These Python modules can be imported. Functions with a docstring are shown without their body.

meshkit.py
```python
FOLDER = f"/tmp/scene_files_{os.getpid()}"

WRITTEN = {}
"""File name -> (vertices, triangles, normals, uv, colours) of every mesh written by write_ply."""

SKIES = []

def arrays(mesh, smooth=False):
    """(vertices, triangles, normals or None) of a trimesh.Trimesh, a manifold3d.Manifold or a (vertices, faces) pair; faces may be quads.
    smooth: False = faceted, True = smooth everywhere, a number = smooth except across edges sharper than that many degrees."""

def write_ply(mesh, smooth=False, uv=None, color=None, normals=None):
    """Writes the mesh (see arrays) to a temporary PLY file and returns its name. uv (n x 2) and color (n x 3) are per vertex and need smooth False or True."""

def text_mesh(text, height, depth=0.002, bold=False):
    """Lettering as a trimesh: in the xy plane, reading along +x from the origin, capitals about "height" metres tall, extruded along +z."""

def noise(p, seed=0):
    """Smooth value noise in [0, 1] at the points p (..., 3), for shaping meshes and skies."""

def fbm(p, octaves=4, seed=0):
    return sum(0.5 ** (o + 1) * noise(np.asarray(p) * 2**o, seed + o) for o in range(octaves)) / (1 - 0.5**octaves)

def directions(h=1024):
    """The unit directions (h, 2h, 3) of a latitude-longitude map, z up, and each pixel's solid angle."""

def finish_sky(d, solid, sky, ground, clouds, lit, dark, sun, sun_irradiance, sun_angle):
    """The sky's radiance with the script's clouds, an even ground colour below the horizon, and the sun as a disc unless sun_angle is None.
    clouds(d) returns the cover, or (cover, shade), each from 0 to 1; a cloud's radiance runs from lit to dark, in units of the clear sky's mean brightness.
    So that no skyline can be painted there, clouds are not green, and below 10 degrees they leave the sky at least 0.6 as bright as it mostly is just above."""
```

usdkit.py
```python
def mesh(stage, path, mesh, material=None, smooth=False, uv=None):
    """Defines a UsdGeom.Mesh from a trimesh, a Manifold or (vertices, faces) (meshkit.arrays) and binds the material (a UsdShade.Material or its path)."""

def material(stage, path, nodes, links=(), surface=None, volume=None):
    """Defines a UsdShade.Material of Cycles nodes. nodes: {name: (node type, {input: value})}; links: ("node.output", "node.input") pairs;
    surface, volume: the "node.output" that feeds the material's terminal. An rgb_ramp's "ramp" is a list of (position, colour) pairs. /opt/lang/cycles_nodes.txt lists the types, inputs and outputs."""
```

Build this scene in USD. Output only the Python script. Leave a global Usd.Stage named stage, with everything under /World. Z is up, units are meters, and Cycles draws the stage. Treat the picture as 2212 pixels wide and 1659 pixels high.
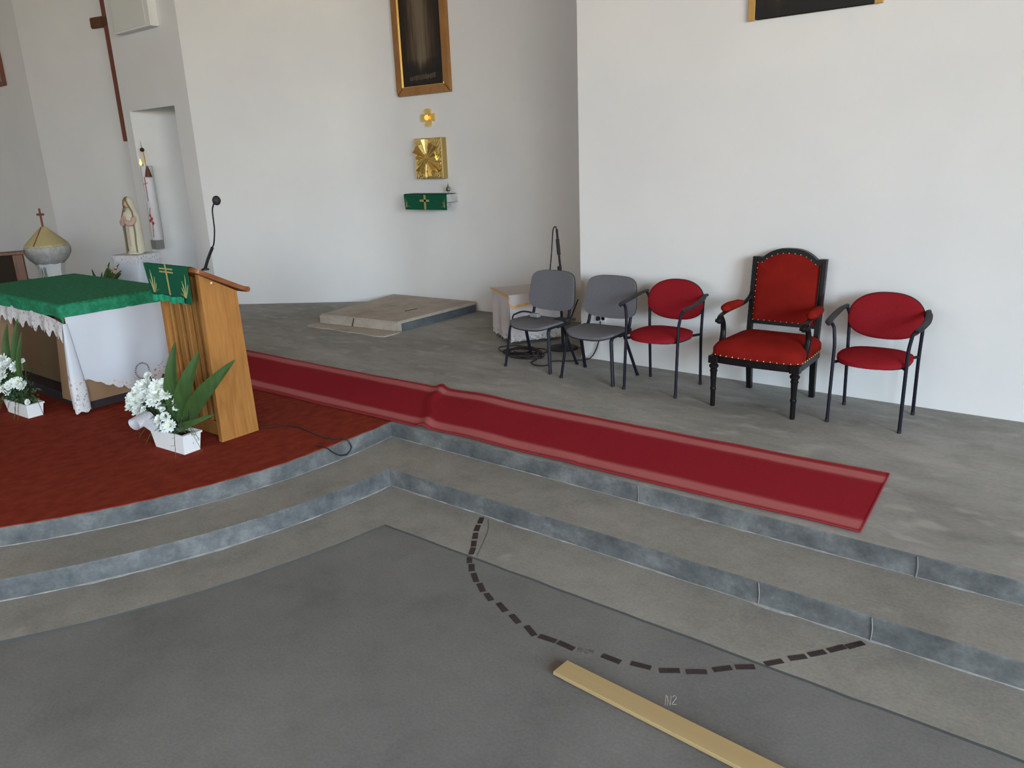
import math, random
import numpy as np, trimesh, manifold3d as m3, usdkit, meshkit
from pxr import Usd, UsdGeom, UsdLux, UsdShade, Gf, Sdf
from shapely.geometry import Polygon, Point, box as sbox
from shapely.ops import unary_union

stage = Usd.Stage.CreateInMemory()
UsdGeom.Xform.Define(stage, '/World'); UsdGeom.Scope.Define(stage, '/World/Looks')
PI = math.pi

# ------------------------------------------------------------------ camera, sky, daylight, exposure
cam = UsdGeom.Camera.Define(stage, '/World/camera')
right, up, fwd = (0.78503, 0.61824, -0.03882), (-0.14488, 0.24418, 0.95884), (-0.60227, 0.74710, -0.28126)
cam.AddTransformOp().Set(Gf.Matrix4d(*right, 0, *up, 0, *[-c for c in fwd], 0, 0, 0, 2.0, 1))
cam.CreateHorizontalApertureAttr(36.0); cam.CreateFocalLengthAttr(36.0 * 1676.9 / 2212)
cam.CreateExposureAttr(0.16)

def rect_light(name, pos, target, w, h, power, color):
    l = UsdLux.RectLight.Define(stage, '/World/' + name)
    p, t = Gf.Vec3d(*pos), Gf.Vec3d(*target)
    l.AddTransformOp().Set(Gf.Matrix4d().SetLookAt(p, t, Gf.Vec3d(0, 0, 1)).GetInverse())
    l.CreateWidthAttr(w); l.CreateHeightAttr(h); l.CreateIntensityAttr(power); l.CreateColorAttr(Gf.Vec3f(*color))
    return l
SKY, GROUND = (0.76, 0.955, 1.12), (1.24, 1.0, 0.60)   # daylight outside the side windows: blue-white sky above the horizon, sandy sunlit ground below it
rect_light('sky_light', (26, -8, 11.6), (0, -8, 3.0), 46, 15, 25.0, SKY)
rect_light('ground_light', (24, -8, -2.0), (0, -8, 2.0), 46, 11.0, 13.5, GROUND)
rect_light('nave_light', (-3.0, -11.5, 3.6), (-3.0, -4.0, 1.0), 9.0, 3.4, 2.4, (0.90, 1.0, 1.04))      # the window band at the end of the nave
dome = UsdLux.DomeLight.Define(stage, '/World/sky'); dome.CreateIntensityAttr(0.5); dome.CreateColorAttr(Gf.Vec3f(0.85, 0.94, 1.06))

# ------------------------------------------------------------------ helpers: scene tree
used = {}
def path_for(name, parent):
    base = '/World' if parent is None else str(parent.GetPath())
    k = base + '/' + name; n = used.get(k, 0); used[k] = n + 1
    return k if n == 0 else f'{k}_{n:03d}'
def obj(name, mesh, mat, parent=None, smooth=30, label=None, kind=None):
    p = usdkit.mesh(stage, path_for(name, parent), mesh, mat, smooth=smooth).GetPrim()
    if label: p.SetCustomDataByKey('label', label)
    if kind: p.SetCustomDataByKey('kind', kind)
    return p
def tag(p, label, cat, group=None, kind=None):
    p.SetCustomDataByKey('label', label); p.SetCustomDataByKey('category', cat)
    if group: p.SetCustomDataByKey('group', group)
    if kind: p.SetCustomDataByKey('kind', kind)
    return p
def thing(name, label, cat, loc=(0, 0, 0), rz=0.0, group=None, kind=None):
    x = UsdGeom.Xform.Define(stage, path_for(name, None)); x.AddTranslateOp().Set(Gf.Vec3d(*map(float, loc)))
    if rz: x.AddRotateZOp().Set(float(rz))
    return tag(x.GetPrim(), label, cat, group, kind)
def copy_of(root, label, loc, rz=0.0, group=None):
    was = root.GetCustomData()
    r = thing(root.GetName(), label, was['category'], loc, rz, group or was.get('group'))
    r.GetReferences().AddInternalReference(root.GetPath()); r.SetInstanceable(True)
    return r

# ------------------------------------------------------------------ helpers: meshes
cat_ = trimesh.util.concatenate
def hull(pts): return trimesh.convex.convex_hull(np.asarray(pts, float))
def bx(x0, x1, y0, y1, z0, z1, b=0.004):
    P = []
    for x, sx in ((x0, 1), (x1, -1)):
        for y, sy in ((y0, 1), (y1, -1)):
            for z, sz in ((z0, 1), (z1, -1)):
                P += [(x + sx * b, y + sy * b, z), (x + sx * b, y, z + sz * b), (x, y + sy * b, z + sz * b)] if b else [(x, y, z)]
    return hull(P)
def extr(poly, z0, z1):
    polys = getattr(poly, 'geoms', [poly]); out = []
    for g in polys:
        m = trimesh.creation.extrude_polygon(g, z1 - z0, engine='earcut'); m.apply_translation((0, 0, z0)); out.append(m)
    return cat_(out)
def prism_yz(pts, x0, x1):           # polygon in (y, z), thickness along x
    m = extr(Polygon(pts), 0, x1 - x0); v = m.vertices.copy()
    m.vertices = np.stack([v[:, 2] + x0, v[:, 0], v[:, 1]], 1); m.fix_normals(); return m
def prism_xz(pts, y0, y1):
    m = extr(Polygon(pts) if not hasattr(pts, 'geom_type') else pts, 0, y1 - y0); v = m.vertices.copy()
    m.vertices = np.stack([v[:, 0], v[:, 2] + y0, v[:, 1]], 1); m.fix_normals(); return m
def catmull(pts, n=8, closed=False):
    P = np.asarray(pts, float)
    Q = np.vstack([P[-1], P, P[0], P[1]]) if closed else np.vstack([2 * P[0] - P[1], P, 2 * P[-1] - P[-2]])
    out = []
    for i in range(1, len(Q) - 2):
        t = np.linspace(0, 1, n, endpoint=False)[:, None]; a, b, c, d = Q[i - 1], Q[i], Q[i + 1], Q[i + 2]
        out.append(0.5 * (2 * b + (c - a) * t + (2 * a - 5 * b + 4 * c - d) * t ** 2 + (3 * b - a - 3 * c + d) * t ** 3))
    if not closed: out.append(P[-1:])
    return np.vstack(out)
def fillet(pts, r, n=6):
    P = np.asarray(pts, float); out = [P[0]]
    for i in range(1, len(P) - 1):
        a, b = P[i - 1] - P[i], P[i + 1] - P[i]; la, lb = np.linalg.norm(a), np.linalg.norm(b)
        d = min(r, la * .45, lb * .45); A, B = P[i] + a / la * d, P[i] + b / lb * d
        for t in np.linspace(0, 1, n): out.append((1 - t) ** 2 * A + 2 * t * (1 - t) * P[i] + t * t * B)
    out.append(P[-1]); return np.array(out)
def tube(path, r, seg=10, closed=False, ry=None, upv=(0, 0, 1)):
    P = np.asarray(path, float); n = len(P); rr = np.broadcast_to(np.asarray(r, float), (n,)); r2 = rr if ry is None else np.broadcast_to(np.asarray(ry, float), (n,))
    T = (np.roll(P, -1, 0) - np.roll(P, 1, 0)) if closed else np.gradient(P, axis=0)
    T /= np.maximum(np.linalg.norm(T, axis=1, keepdims=True), 1e-9)
    u = np.cross(upv, T[0])
    if np.linalg.norm(u) < 1e-3: u = np.cross((1, 0, 0), T[0])
    a = np.arange(seg) / seg * 2 * PI; V = []
    for i in range(n):
        u = u - T[i] * (u @ T[i]); u /= np.linalg.norm(u); w = np.cross(T[i], u)
        V.append(P[i] + np.outer(np.cos(a) * rr[i], u) + np.outer(np.sin(a) * r2[i], w))
    V = np.vstack(V); F = []
    for i in range(n if closed else n - 1):
        j = (i + 1) % n
        for k in range(seg):
            l = (k + 1) % seg; F += [(i * seg + k, i * seg + l, j * seg + l), (i * seg + k, j * seg + l, j * seg + k)]
    if not closed:
        c0, c1 = len(V), len(V) + 1; V = np.vstack([V, P[0], P[-1]])
        for k in range(seg):
            l = (k + 1) % seg; F += [(c0, l, k), (c1, (n - 1) * seg + k, (n - 1) * seg + l)]
    return trimesh.Trimesh(V, F, process=False)
def lathe(prof, seg=24, sx=1.0, sy=1.0):
    P = np.asarray(prof, float); n = len(P); a = np.arange(seg) / seg * 2 * PI
    V = np.stack([np.outer(P[:, 0], np.cos(a)) * sx, np.outer(P[:, 0], np.sin(a)) * sy, np.repeat(P[:, 1:2], seg, 1)], -1).reshape(-1, 3); F = []
    for i in range(n - 1):
        for k in range(seg):
            l = (k + 1) % seg; F += [(i * seg + k, i * seg + l, (i + 1) * seg + l), (i * seg + k, (i + 1) * seg + l, (i + 1) * seg + k)]
    c = len(V); V = np.vstack([V, (0, 0, P[0, 1]), (0, 0, P[-1, 1])])
    for k in range(seg):
        l = (k + 1) % seg; F += [(c, l, k), (c + 1, (n - 1) * seg + k, (n - 1) * seg + l)]
    return trimesh.Trimesh(V, F, process=False)
def sheet(G, t=0.003):               # a cloth: grid of points (n, m, 3) given a thickness
    G = np.asarray(G, float); n, m = G.shape[:2]
    du, dv = np.gradient(G, axis=0), np.gradient(G, axis=1); N = np.cross(du, dv); N /= np.maximum(np.linalg.norm(N, axis=2, keepdims=True), 1e-9)
    V = np.vstack([(G + N * t / 2).reshape(-1, 3), (G - N * t / 2).reshape(-1, 3)]); o = n * m; F = []
    for i in range(n - 1):
        for j in range(m - 1):
            a, b, c, d = i * m + j, (i + 1) * m + j, (i + 1) * m + j + 1, i * m + j + 1
            F += [(a, b, c), (a, c, d), (o + a, o + c, o + b), (o + a, o + d, o + c)]
    rim = [(i, 0) for i in range(n)] + [(n - 1, j) for j in range(1, m)] + [(i, m - 1) for i in range(n - 2, -1, -1)] + [(0, j) for j in range(m - 2, 0, -1)]
    rim = [i * m + j for i, j in rim]
    for a, b in zip(rim, rim[1:] + rim[:1]): F += [(a, o + a, o + b), (a, o + b, b)]
    return trimesh.Trimesh(V, F, process=False)
PROFILE = [(.02, 1), (.3, .97), (.55, .86), (.75, .68), (.88, .45), (.96, .2), (1, 0)]
def pad(outline, bulge, edge, under=0.0, prof=PROFILE):     # cushion over an outline in xy, its rim between z=-edge and 0
    O = np.asarray(outline, float); c = O.mean(0); n = len(O)
    R = [(r, h * bulge) for r, h in prof] + [(1, -edge)] + [(r, -edge - h * under) for r, h in prof[::-1]]
    V = np.vstack([np.column_stack([c + (O - c) * r, np.full(n, z)]) for r, z in R]); F = []
    for i in range(len(R) - 1):
        for k in range(n):
            l = (k + 1) % n; F += [(i * n + k, (i + 1) * n + k, (i + 1) * n + l), (i * n + k, (i + 1) * n + l, i * n + l)]
    a, b = len(V), len(V) + 1; V = np.vstack([V, V[:n].mean(0), V[-n:].mean(0)])
    for k in range(n):
        l = (k + 1) % n; F += [(a, k, l), (b, len(V) - 2 - n + l, len(V) - 2 - n + k)]
    return trimesh.Trimesh(V, F, process=False)
def superell(w, h, e, n=48, taper=0.0):
    t = np.arange(n) / n * 2 * PI; c, s = np.cos(t), np.sin(t)
    x, y = np.sign(c) * abs(c) ** (2 / e) * w / 2, np.sign(s) * abs(s) ** (2 / e) * h / 2
    return np.column_stack([x * (1 + taper * y / h * 2), y])
def ball(c, r, s=(1, 1, 1), sub=2):
    m = trimesh.creation.icosphere(sub, 1.0); m.vertices = m.vertices * r * np.asarray(s) + np.asarray(c); return m
def move(m, f): m.vertices = f(np.asarray(m.vertices)); return m
def up_xz(m, y=0.0, z=0.0):           # lays a pad made in xy upright, facing -y
    v = np.asarray(m.vertices); m.vertices = np.stack([v[:, 0], y - v[:, 2], z + v[:, 1]], 1); return m
def cyl(p, q, r, seg=12, r1=None): return tube([p, q], [r, r if r1 is None else r1], seg)

# ------------------------------------------------------------------ materials
def mat(name, color, rough=0.7, spec=0.3, metal=0.0, noise=None, bump=None, stretch=None, extra=None):
    """noise = (scale, second colour, detail[, low, high]); bump = (scale, strength, distance)"""
    n = {'p': ('principled_bsdf', {'base_color': color, 'roughness': rough, 'specular_ior_level': spec, 'metallic': metal, **(extra or {})})}; L = []
    if noise or bump:
        n['t'] = ('texture_coordinate', {}); n['m'] = ('mapping', {'scale': stretch or (1, 1, 1)}); L.append(('t.object', 'm.vector'))
    if noise:
        lo, hi = (noise[3:] + (0.35, 0.65))[:2]
        n['n'] = ('noise_texture', {'scale': noise[0], 'detail': noise[2], 'roughness': 0.6})
        n['r'] = ('rgb_ramp', {'ramp': [(0, color), (lo, color), (hi, noise[1]), (1, noise[1])]})
        L += [('m.vector', 'n.vector'), ('n.fac', 'r.fac'), ('r.color', 'p.base_color')]
    if bump:
        n['b'] = ('noise_texture', {'scale': bump[0], 'detail': 4.0}); n['u'] = ('bump', {'strength': bump[1], 'distance': bump[2]})
        L += [('m.vector', 'b.vector'), ('b.fac', 'u.height'), ('u.normal', 'p.normal')]
    return usdkit.material(stage, '/World/Looks/' + name, n, L, surface='p.BSDF')
def concrete(name, base, light, dark, big=0.7, fine=60.0, stretch=(1, 1, 1), rough=0.85, bump=0.25, speck=None):
    n = {'t': ('texture_coordinate', {}), 'm': ('mapping', {'scale': stretch}),
         'a': ('noise_texture', {'scale': big, 'detail': 6.0, 'roughness': 0.62}), 'b': ('noise_texture', {'scale': big * 4.3, 'detail': 5.0, 'roughness': 0.7}),
         'f': ('noise_texture', {'scale': fine, 'detail': 3.0}), 'ra': ('rgb_ramp', {'ramp': [(0.3, dark), (0.5, base), (0.72, light)]}),
         'rb': ('rgb_ramp', {'ramp': [(0.3, (0.84, 0.84, 0.84)), (0.5, (1, 1, 1)), (0.75, (1.12, 1.12, 1.12))]}), 'rf': ('rgb_ramp', {'ramp': [(0.3, (0.9, 0.9, 0.9)), (0.7, (1.08, 1.08, 1.08))]}),
         'x': ('mix', {'mix_type': 'multiply', 'fac': 1.0}), 'y': ('mix', {'mix_type': 'multiply', 'fac': 1.0}),
         'u': ('bump', {'strength': bump, 'distance': 0.004}), 'p': ('principled_bsdf', {'roughness': rough, 'specular_ior_level': 0.25})}
    L = [('t.object', 'm.vector'), ('m.vector', 'a.vector'), ('m.vector', 'b.vector'), ('m.vector', 'f.vector'), ('a.fac', 'ra.fac'), ('b.fac', 'rb.fac'), ('f.fac', 'rf.fac'),
         ('ra.color', 'x.color1'), ('rb.color', 'x.color2'), ('x.color', 'y.color1'), ('rf.color', 'y.color2'), ('f.fac', 'u.height'), ('u.normal', 'p.normal')]
    last = 'y.color'
    if speck:                           # scattered pale plaster drips
        n['v'] = ('noise_texture', {'scale': speck[0], 'detail': 2.0}); n['vr'] = ('rgb_ramp', {'ramp': [(0, (0, 0, 0)), (speck[1], (0, 0, 0)), (speck[1] + .14, (.85, .85, .85)), (1, (1, 1, 1))]})
        n['z'] = ('mix', {'mix_type': 'mix', 'color2': speck[2]}); L += [('m.vector', 'v.vector'), ('v.fac', 'vr.fac'), ('vr.color', 'z.fac'), (last, 'z.color1')]; last = 'z.color'
    L.append((last, 'p.base_color'))
    return usdkit.material(stage, '/World/Looks/' + name, n, L, surface='p.BSDF')
def wood(name, c1, c2, scale=9.0, stretch=(1, 1, 0.07), rough=0.45, axis_dist=6.0):
    n = {'t': ('texture_coordinate', {}), 'm': ('mapping', {'scale': stretch}), 'w': ('noise_texture', {'scale': scale, 'detail': 5.0, 'distortion': 1.2}),
         'w2': ('noise_texture', {'scale': scale * 9, 'detail': 2.0}), 'r': ('rgb_ramp', {'ramp': [(0.25, c2), (0.45, c1), (0.52, c2), (0.6, c1), (0.8, c1)]}),
         'r2': ('rgb_ramp', {'ramp': [(0.3, (0.85, 0.85, 0.85)), (0.7, (1.08, 1.08, 1.08))]}), 'x': ('mix', {'mix_type': 'multiply', 'fac': 1.0}),
         'p': ('principled_bsdf', {'roughness': rough, 'specular_ior_level': 0.35})}
    return usdkit.material(stage, '/World/Looks/' + name, n, [('t.object', 'm.vector'), ('m.vector', 'w.vector'), ('m.vector', 'w2.vector'), ('w.fac', 'r.fac'), ('w2.fac', 'r2.fac'),
        ('r.color', 'x.color1'), ('r2.color', 'x.color2'), ('x.color', 'p.base_color')], surface='p.BSDF')

PLASTER = mat('plaster', (0.80, 0.80, 0.795), 0.9, 0.15, noise=(0.9, (0.76, 0.765, 0.77), 5.0), bump=(35.0, 0.12, 0.004))
CEIL = mat('ceiling_board', (0.56, 0.38, 0.22), 0.7, 0.2, noise=(3.0, (0.50, 0.33, 0.18), 3.0))
NAVE = concrete('nave_concrete', (0.168, 0.172, 0.17), (0.192, 0.196, 0.194), (0.145, 0.149, 0.148), 0.55, 70, bump=0.2)
TREAD = concrete('tread_concrete', (0.26, 0.255, 0.235), (0.30, 0.295, 0.27), (0.22, 0.22, 0.205), 0.9, 60, speck=(5.0, 0.71, (0.36, 0.36, 0.35)))
PLAT = concrete('platform_concrete', (0.30, 0.30, 0.285), (0.38, 0.38, 0.365), (0.225, 0.225, 0.212), 0.9, 50, stretch=(0.7, 1.4, 1), speck=(5.0, 0.56, (0.37, 0.37, 0.355)))
RISER = concrete('riser_concrete', (0.115, 0.120, 0.122), (0.215, 0.222, 0.218), (0.066, 0.073, 0.078), 4.0, 50, stretch=(1, 1, 1.2), rough=0.7)
MORTAR = mat('mortar', (0.32, 0.32, 0.305), 0.9, 0.2, noise=(14.0, (0.22, 0.225, 0.215), 4.0), bump=(60, 0.4, 0.006))
SLABTOP = concrete('slab_concrete', (0.43, 0.38, 0.325), (0.48, 0.43, 0.37), (0.35, 0.305, 0.255), 1.4, 50)
SLABSIDE = concrete('slab_facing', (0.10, 0.115, 0.13), (0.15, 0.165, 0.175), (0.07, 0.08, 0.09), 2.0, 40)
MAT_RED = mat('brick_red_mat', (0.235, 0.040, 0.022), 0.95, 0.03, noise=(11.0, (0.165, 0.027, 0.018), 7.0, 0.36, 0.68), bump=(160, 0.5, 0.003), stretch=(1.2, 0.8, 1))
GREEN = mat('green_brocade', (0.016, 0.18, 0.085), 0.75, 0.12, noise=(24.0, (0.028, 0.23, 0.13), 3.0, 0.42, 0.6))
GREEN_D = mat('dark_green_cloth', (0.010, 0.095, 0.052), 0.8, 0.1)
TEAL = mat('teal_satin', (0.015, 0.36, 0.19), 0.35, 0.4, noise=(30.0, (0.01, 0.24, 0.13), 2.0))
EMBROIDER = mat('gold_embroidery', (0.36, 0.33, 0.13), 0.6, 0.3)
LINEN = mat('white_linen', (0.58, 0.615, 0.68), 0.85, 0.15)
LACE = mat('lace', (0.62, 0.62, 0.64), 0.9, 0.1, noise=(42.0, (0.36, 0.31, 0.31), 2.0, 0.56, 0.64))
LACE_D = mat('lace_thread', (0.22, 0.18, 0.20), 0.9, 0.1)
ALTARW = mat('altar_veneer', (0.30, 0.19, 0.11), 0.55, 0.3, noise=(3.0, (0.26, 0.155, 0.085), 4.0), stretch=(1, 1, 0.2))
ALTARD = mat('altar_panel', (0.13, 0.085, 0.045), 0.6, 0.25)
PLINTH = mat('dark_plinth', (0.035, 0.028, 0.032), 0.7, 0.2)
OAK = wood('oak', (0.40, 0.18, 0.048), (0.33, 0.14, 0.035), 5.0, (1, 1, 0.09))
OAKP = wood('oak_panel', (0.32, 0.15, 0.04), (0.26, 0.115, 0.03), 8.0, (1, 1, 0.06))
CHERRY = wood('cherry_board', (0.26, 0.09, 0.035), (0.21, 0.068, 0.025), 6.0, (1, 0.15, 1), 0.35)
PINE = mat('pine', (0.44, 0.335, 0.175), 0.6, 0.2, noise=(4.0, (0.40, 0.295, 0.145), 4.0), stretch=(0.08, 2.5, 1))
PINE_E = mat('pine_edge', (0.45, 0.27, 0.10), 0.7, 0.2)
BROWNW = wood('brown_wood', (0.15, 0.06, 0.028), (0.10, 0.038, 0.018), 6.0)
REDW = mat('reddish_wood', (0.24, 0.085, 0.055), 0.6, 0.3, noise=(8.0, (0.18, 0.06, 0.04), 3.0), stretch=(1, 1, 0.1))
DARKW = mat('dark_recess', (0.03, 0.02, 0.014), 0.8, 0.1)
BLACKM = mat('black_metal', (0.010, 0.010, 0.020), 0.45, 0.22)
BLACKP = mat('black_plastic', (0.022, 0.022, 0.027), 0.55, 0.25)
GREYF = mat('grey_fabric', (0.15, 0.152, 0.168), 0.95, 0.1, noise=(140.0, (0.125, 0.127, 0.14), 2.0), bump=(220, 0.25, 0.002))
REDF = mat('red_fabric', (0.27, 0.016, 0.022), 0.95, 0.04, noise=(120.0, (0.23, 0.013, 0.019), 2.0))
VELVET = mat('red_velvet', (0.24, 0.015, 0.011), 0.9, 0.04, noise=(6.0, (0.20, 0.012, 0.009), 3.0))
LACQ = mat('black_lacquer', (0.008, 0.007, 0.008), 0.35, 0.25)
BRASS = mat('brass_nail', (0.75, 0.6, 0.3), 0.25, 0.5, 1.0)
GOLD = mat('hammered_gold', (0.92, 0.70, 0.28), 0.33, 0.5, 1.0, bump=(38.0, 0.3, 0.006))
GOLD_S = mat('gold_side', (0.50, 0.36, 0.15), 0.5, 0.5, 0.85)
FRAME = mat('gilt_frame', (0.36, 0.175, 0.055), 0.45, 0.4, noise=(9.0, (0.28, 0.125, 0.038), 4.0), stretch=(1, 1, 0.3))
GILT = mat('gilt_edge', (0.78, 0.48, 0.13), 0.35, 0.5, 0.7)
WHITEP = mat('white_plastic', (0.80, 0.82, 0.83), 0.4, 0.4)
PETAL = mat('petal', (0.80, 0.82, 0.78), 0.8, 0.2, extra={'subsurface_weight': 0.2, 'subsurface_scale': 0.01})
CENTRE = mat('flower_centre', (0.66, 0.68, 0.36), 0.8, 0.2)
LEAF = mat('leaf', (0.032, 0.072, 0.018), 0.45, 0.3, noise=(5.0, (0.048, 0.10, 0.028), 3.0), stretch=(6, 6, 0.6))
FOLI = mat('foliage', (0.028, 0.062, 0.026), 0.6, 0.3, noise=(18.0, (0.05, 0.09, 0.04), 2.0))
FERN = mat('fern', (0.07, 0.10, 0.03), 0.7, 0.2)
TULLE = usdkit.material(stage, '/World/Looks/tulle', {'p': ('principled_bsdf', {'base_color': (0.62, 0.63, 0.68), 'roughness': 0.6}), 't': ('transparent_bsdf', {}), 'm': ('mix_closure', {'fac': 0.62})},
                        [('t.BSDF', 'm.closure1'), ('p.BSDF', 'm.closure2')], surface='m.closure')
STONE = mat('font_stone', (0.50, 0.50, 0.48), 0.8, 0.2, noise=(16.0, (0.36, 0.36, 0.35), 5.0), bump=(25, 0.5, 0.01))
FONTLID = mat('font_lid', (0.52, 0.44, 0.23), 0.5, 0.3, noise=(5.0, (0.47, 0.39, 0.2), 3.0))
STATUE = mat('statue_cream', (0.60, 0.57, 0.45), 0.7, 0.3)
SKIN = mat('statue_skin', (0.52, 0.36, 0.26), 0.6, 0.3)
TRIM = mat('statue_trim', (0.20, 0.155, 0.08), 0.5, 0.3)
ROSE = mat('statue_rose', (0.50, 0.36, 0.32), 0.7, 0.2)
WAX = mat('wax', (0.72, 0.72, 0.75), 0.5, 0.3, extra={'subsurface_weight': 0.2, 'subsurface_scale': 0.02})
REDPAINT = mat('red_paint', (0.42, 0.05, 0.06), 0.6, 0.3)
GREYST = mat('grey_stand', (0.26, 0.255, 0.25), 0.7, 0.2)
SILVER = mat('silver', (0.6, 0.6, 0.6), 0.2, 0.5, 1.0)
MARBLE = mat('pale_marble', (0.42, 0.42, 0.43), 0.4, 0.4, noise=(9.0, (0.55, 0.55, 0.55), 5.0))
RIBBON = mat('gold_ribbon', (0.72, 0.36, 0.07), 0.35, 0.5, noise=(30.0, (0.8, 0.52, 0.16), 2.0))
COVERC = mat('cover_cloth', (0.66, 0.63, 0.65), 0.9, 0.1)
TAPE = mat('brown_tape', (0.030, 0.021, 0.024), 0.6, 0.3, noise=(20.0, (0.042, 0.03, 0.033), 3.0))
TAPE_F = mat('worn_tape', (0.115, 0.10, 0.11), 0.7, 0.2, noise=(30.0, (0.165, 0.165, 0.165), 4.0, 0.45, 0.55))
CHALK = mat('chalk', (0.42, 0.43, 0.42), 0.95, 0.1)
CABLE = mat('black_cable', (0.02, 0.016, 0.016), 0.5, 0.3)
WINFRAME = mat('window_frame', (0.6, 0.6, 0.6), 0.5, 0.3)
def emit(name, c, s): return usdkit.material(stage, '/World/Looks/' + name, {'e': ('emission', {'color': c, 'strength': s})}, [], surface='e.emission')
FLAME = emit('flame', (1.0, 0.66, 0.22), 1.6); LAMP = emit('votive_lamp', (1.0, 0.30, 0.05), 2.2)
def runner_mat():                      # crimson pile with a worn pale stripe along each edge, in the runner's own coordinates (y across, 0..0.88)
    n = {'t': ('texture_coordinate', {}), 's': ('separate_xyz', {}), 'd': ('math', {'math_type': 'divide', 'value2': 0.88}), 'm': ('mapping', {'scale': (1, 3, 1)}), 'n': ('noise_texture', {'scale': 3.0, 'detail': 4.0}),
         'f': ('noise_texture', {'scale': 150.0, 'detail': 2.0}),
         'k': ('math', {'math_type': 'multiply_add', 'value2': 0.03, 'value3': -0.015}), 'a': ('math', {'math_type': 'add'}),
         'r': ('rgb_ramp', {'ramp': [(0, (.30, .04, .045)), (.035, (.34, .05, .055)), (.06, (.46, .135, .14)), (.15, (.46, .14, .145)), (.20, (.29, .028, .034)), (.23, (.285, .019, .030)), (.78, (.285, .019, .030)), (.82, (.29, .03, .036)), (.865, (.46, .14, .145)), (.945, (.46, .135, .14)), (.97, (.30, .04, .045)), (1, (.27, .03, .035))]}),
         'g': ('rgb_ramp', {'ramp': [(0.3, (0.9, 0.9, 0.9)), (0.7, (1.06, 1.06, 1.06))]}), 'x': ('mix', {'mix_type': 'multiply', 'fac': 1.0}), 'u': ('bump', {'strength': 0.35, 'distance': 0.003}),
         'p': ('principled_bsdf', {'roughness': 0.95, 'specular_ior_level': 0.03})}
    L = [('t.object', 's.vector'), ('s.y', 'd.value1'), ('t.object', 'm.vector'), ('m.vector', 'n.vector'), ('t.object', 'f.vector'), ('n.fac', 'k.value1'), ('d.value', 'a.value1'), ('k.value', 'a.value2'), ('a.value', 'r.fac'),
         ('f.fac', 'g.fac'), ('r.color', 'x.color1'), ('g.color', 'x.color2'), ('x.color', 'p.base_color'), ('f.fac', 'u.height'), ('u.normal', 'p.normal')]
    return usdkit.material(stage, '/World/Looks/runner_pile', n, L, surface='p.BSDF')
RUNNER = runner_mat()
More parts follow.
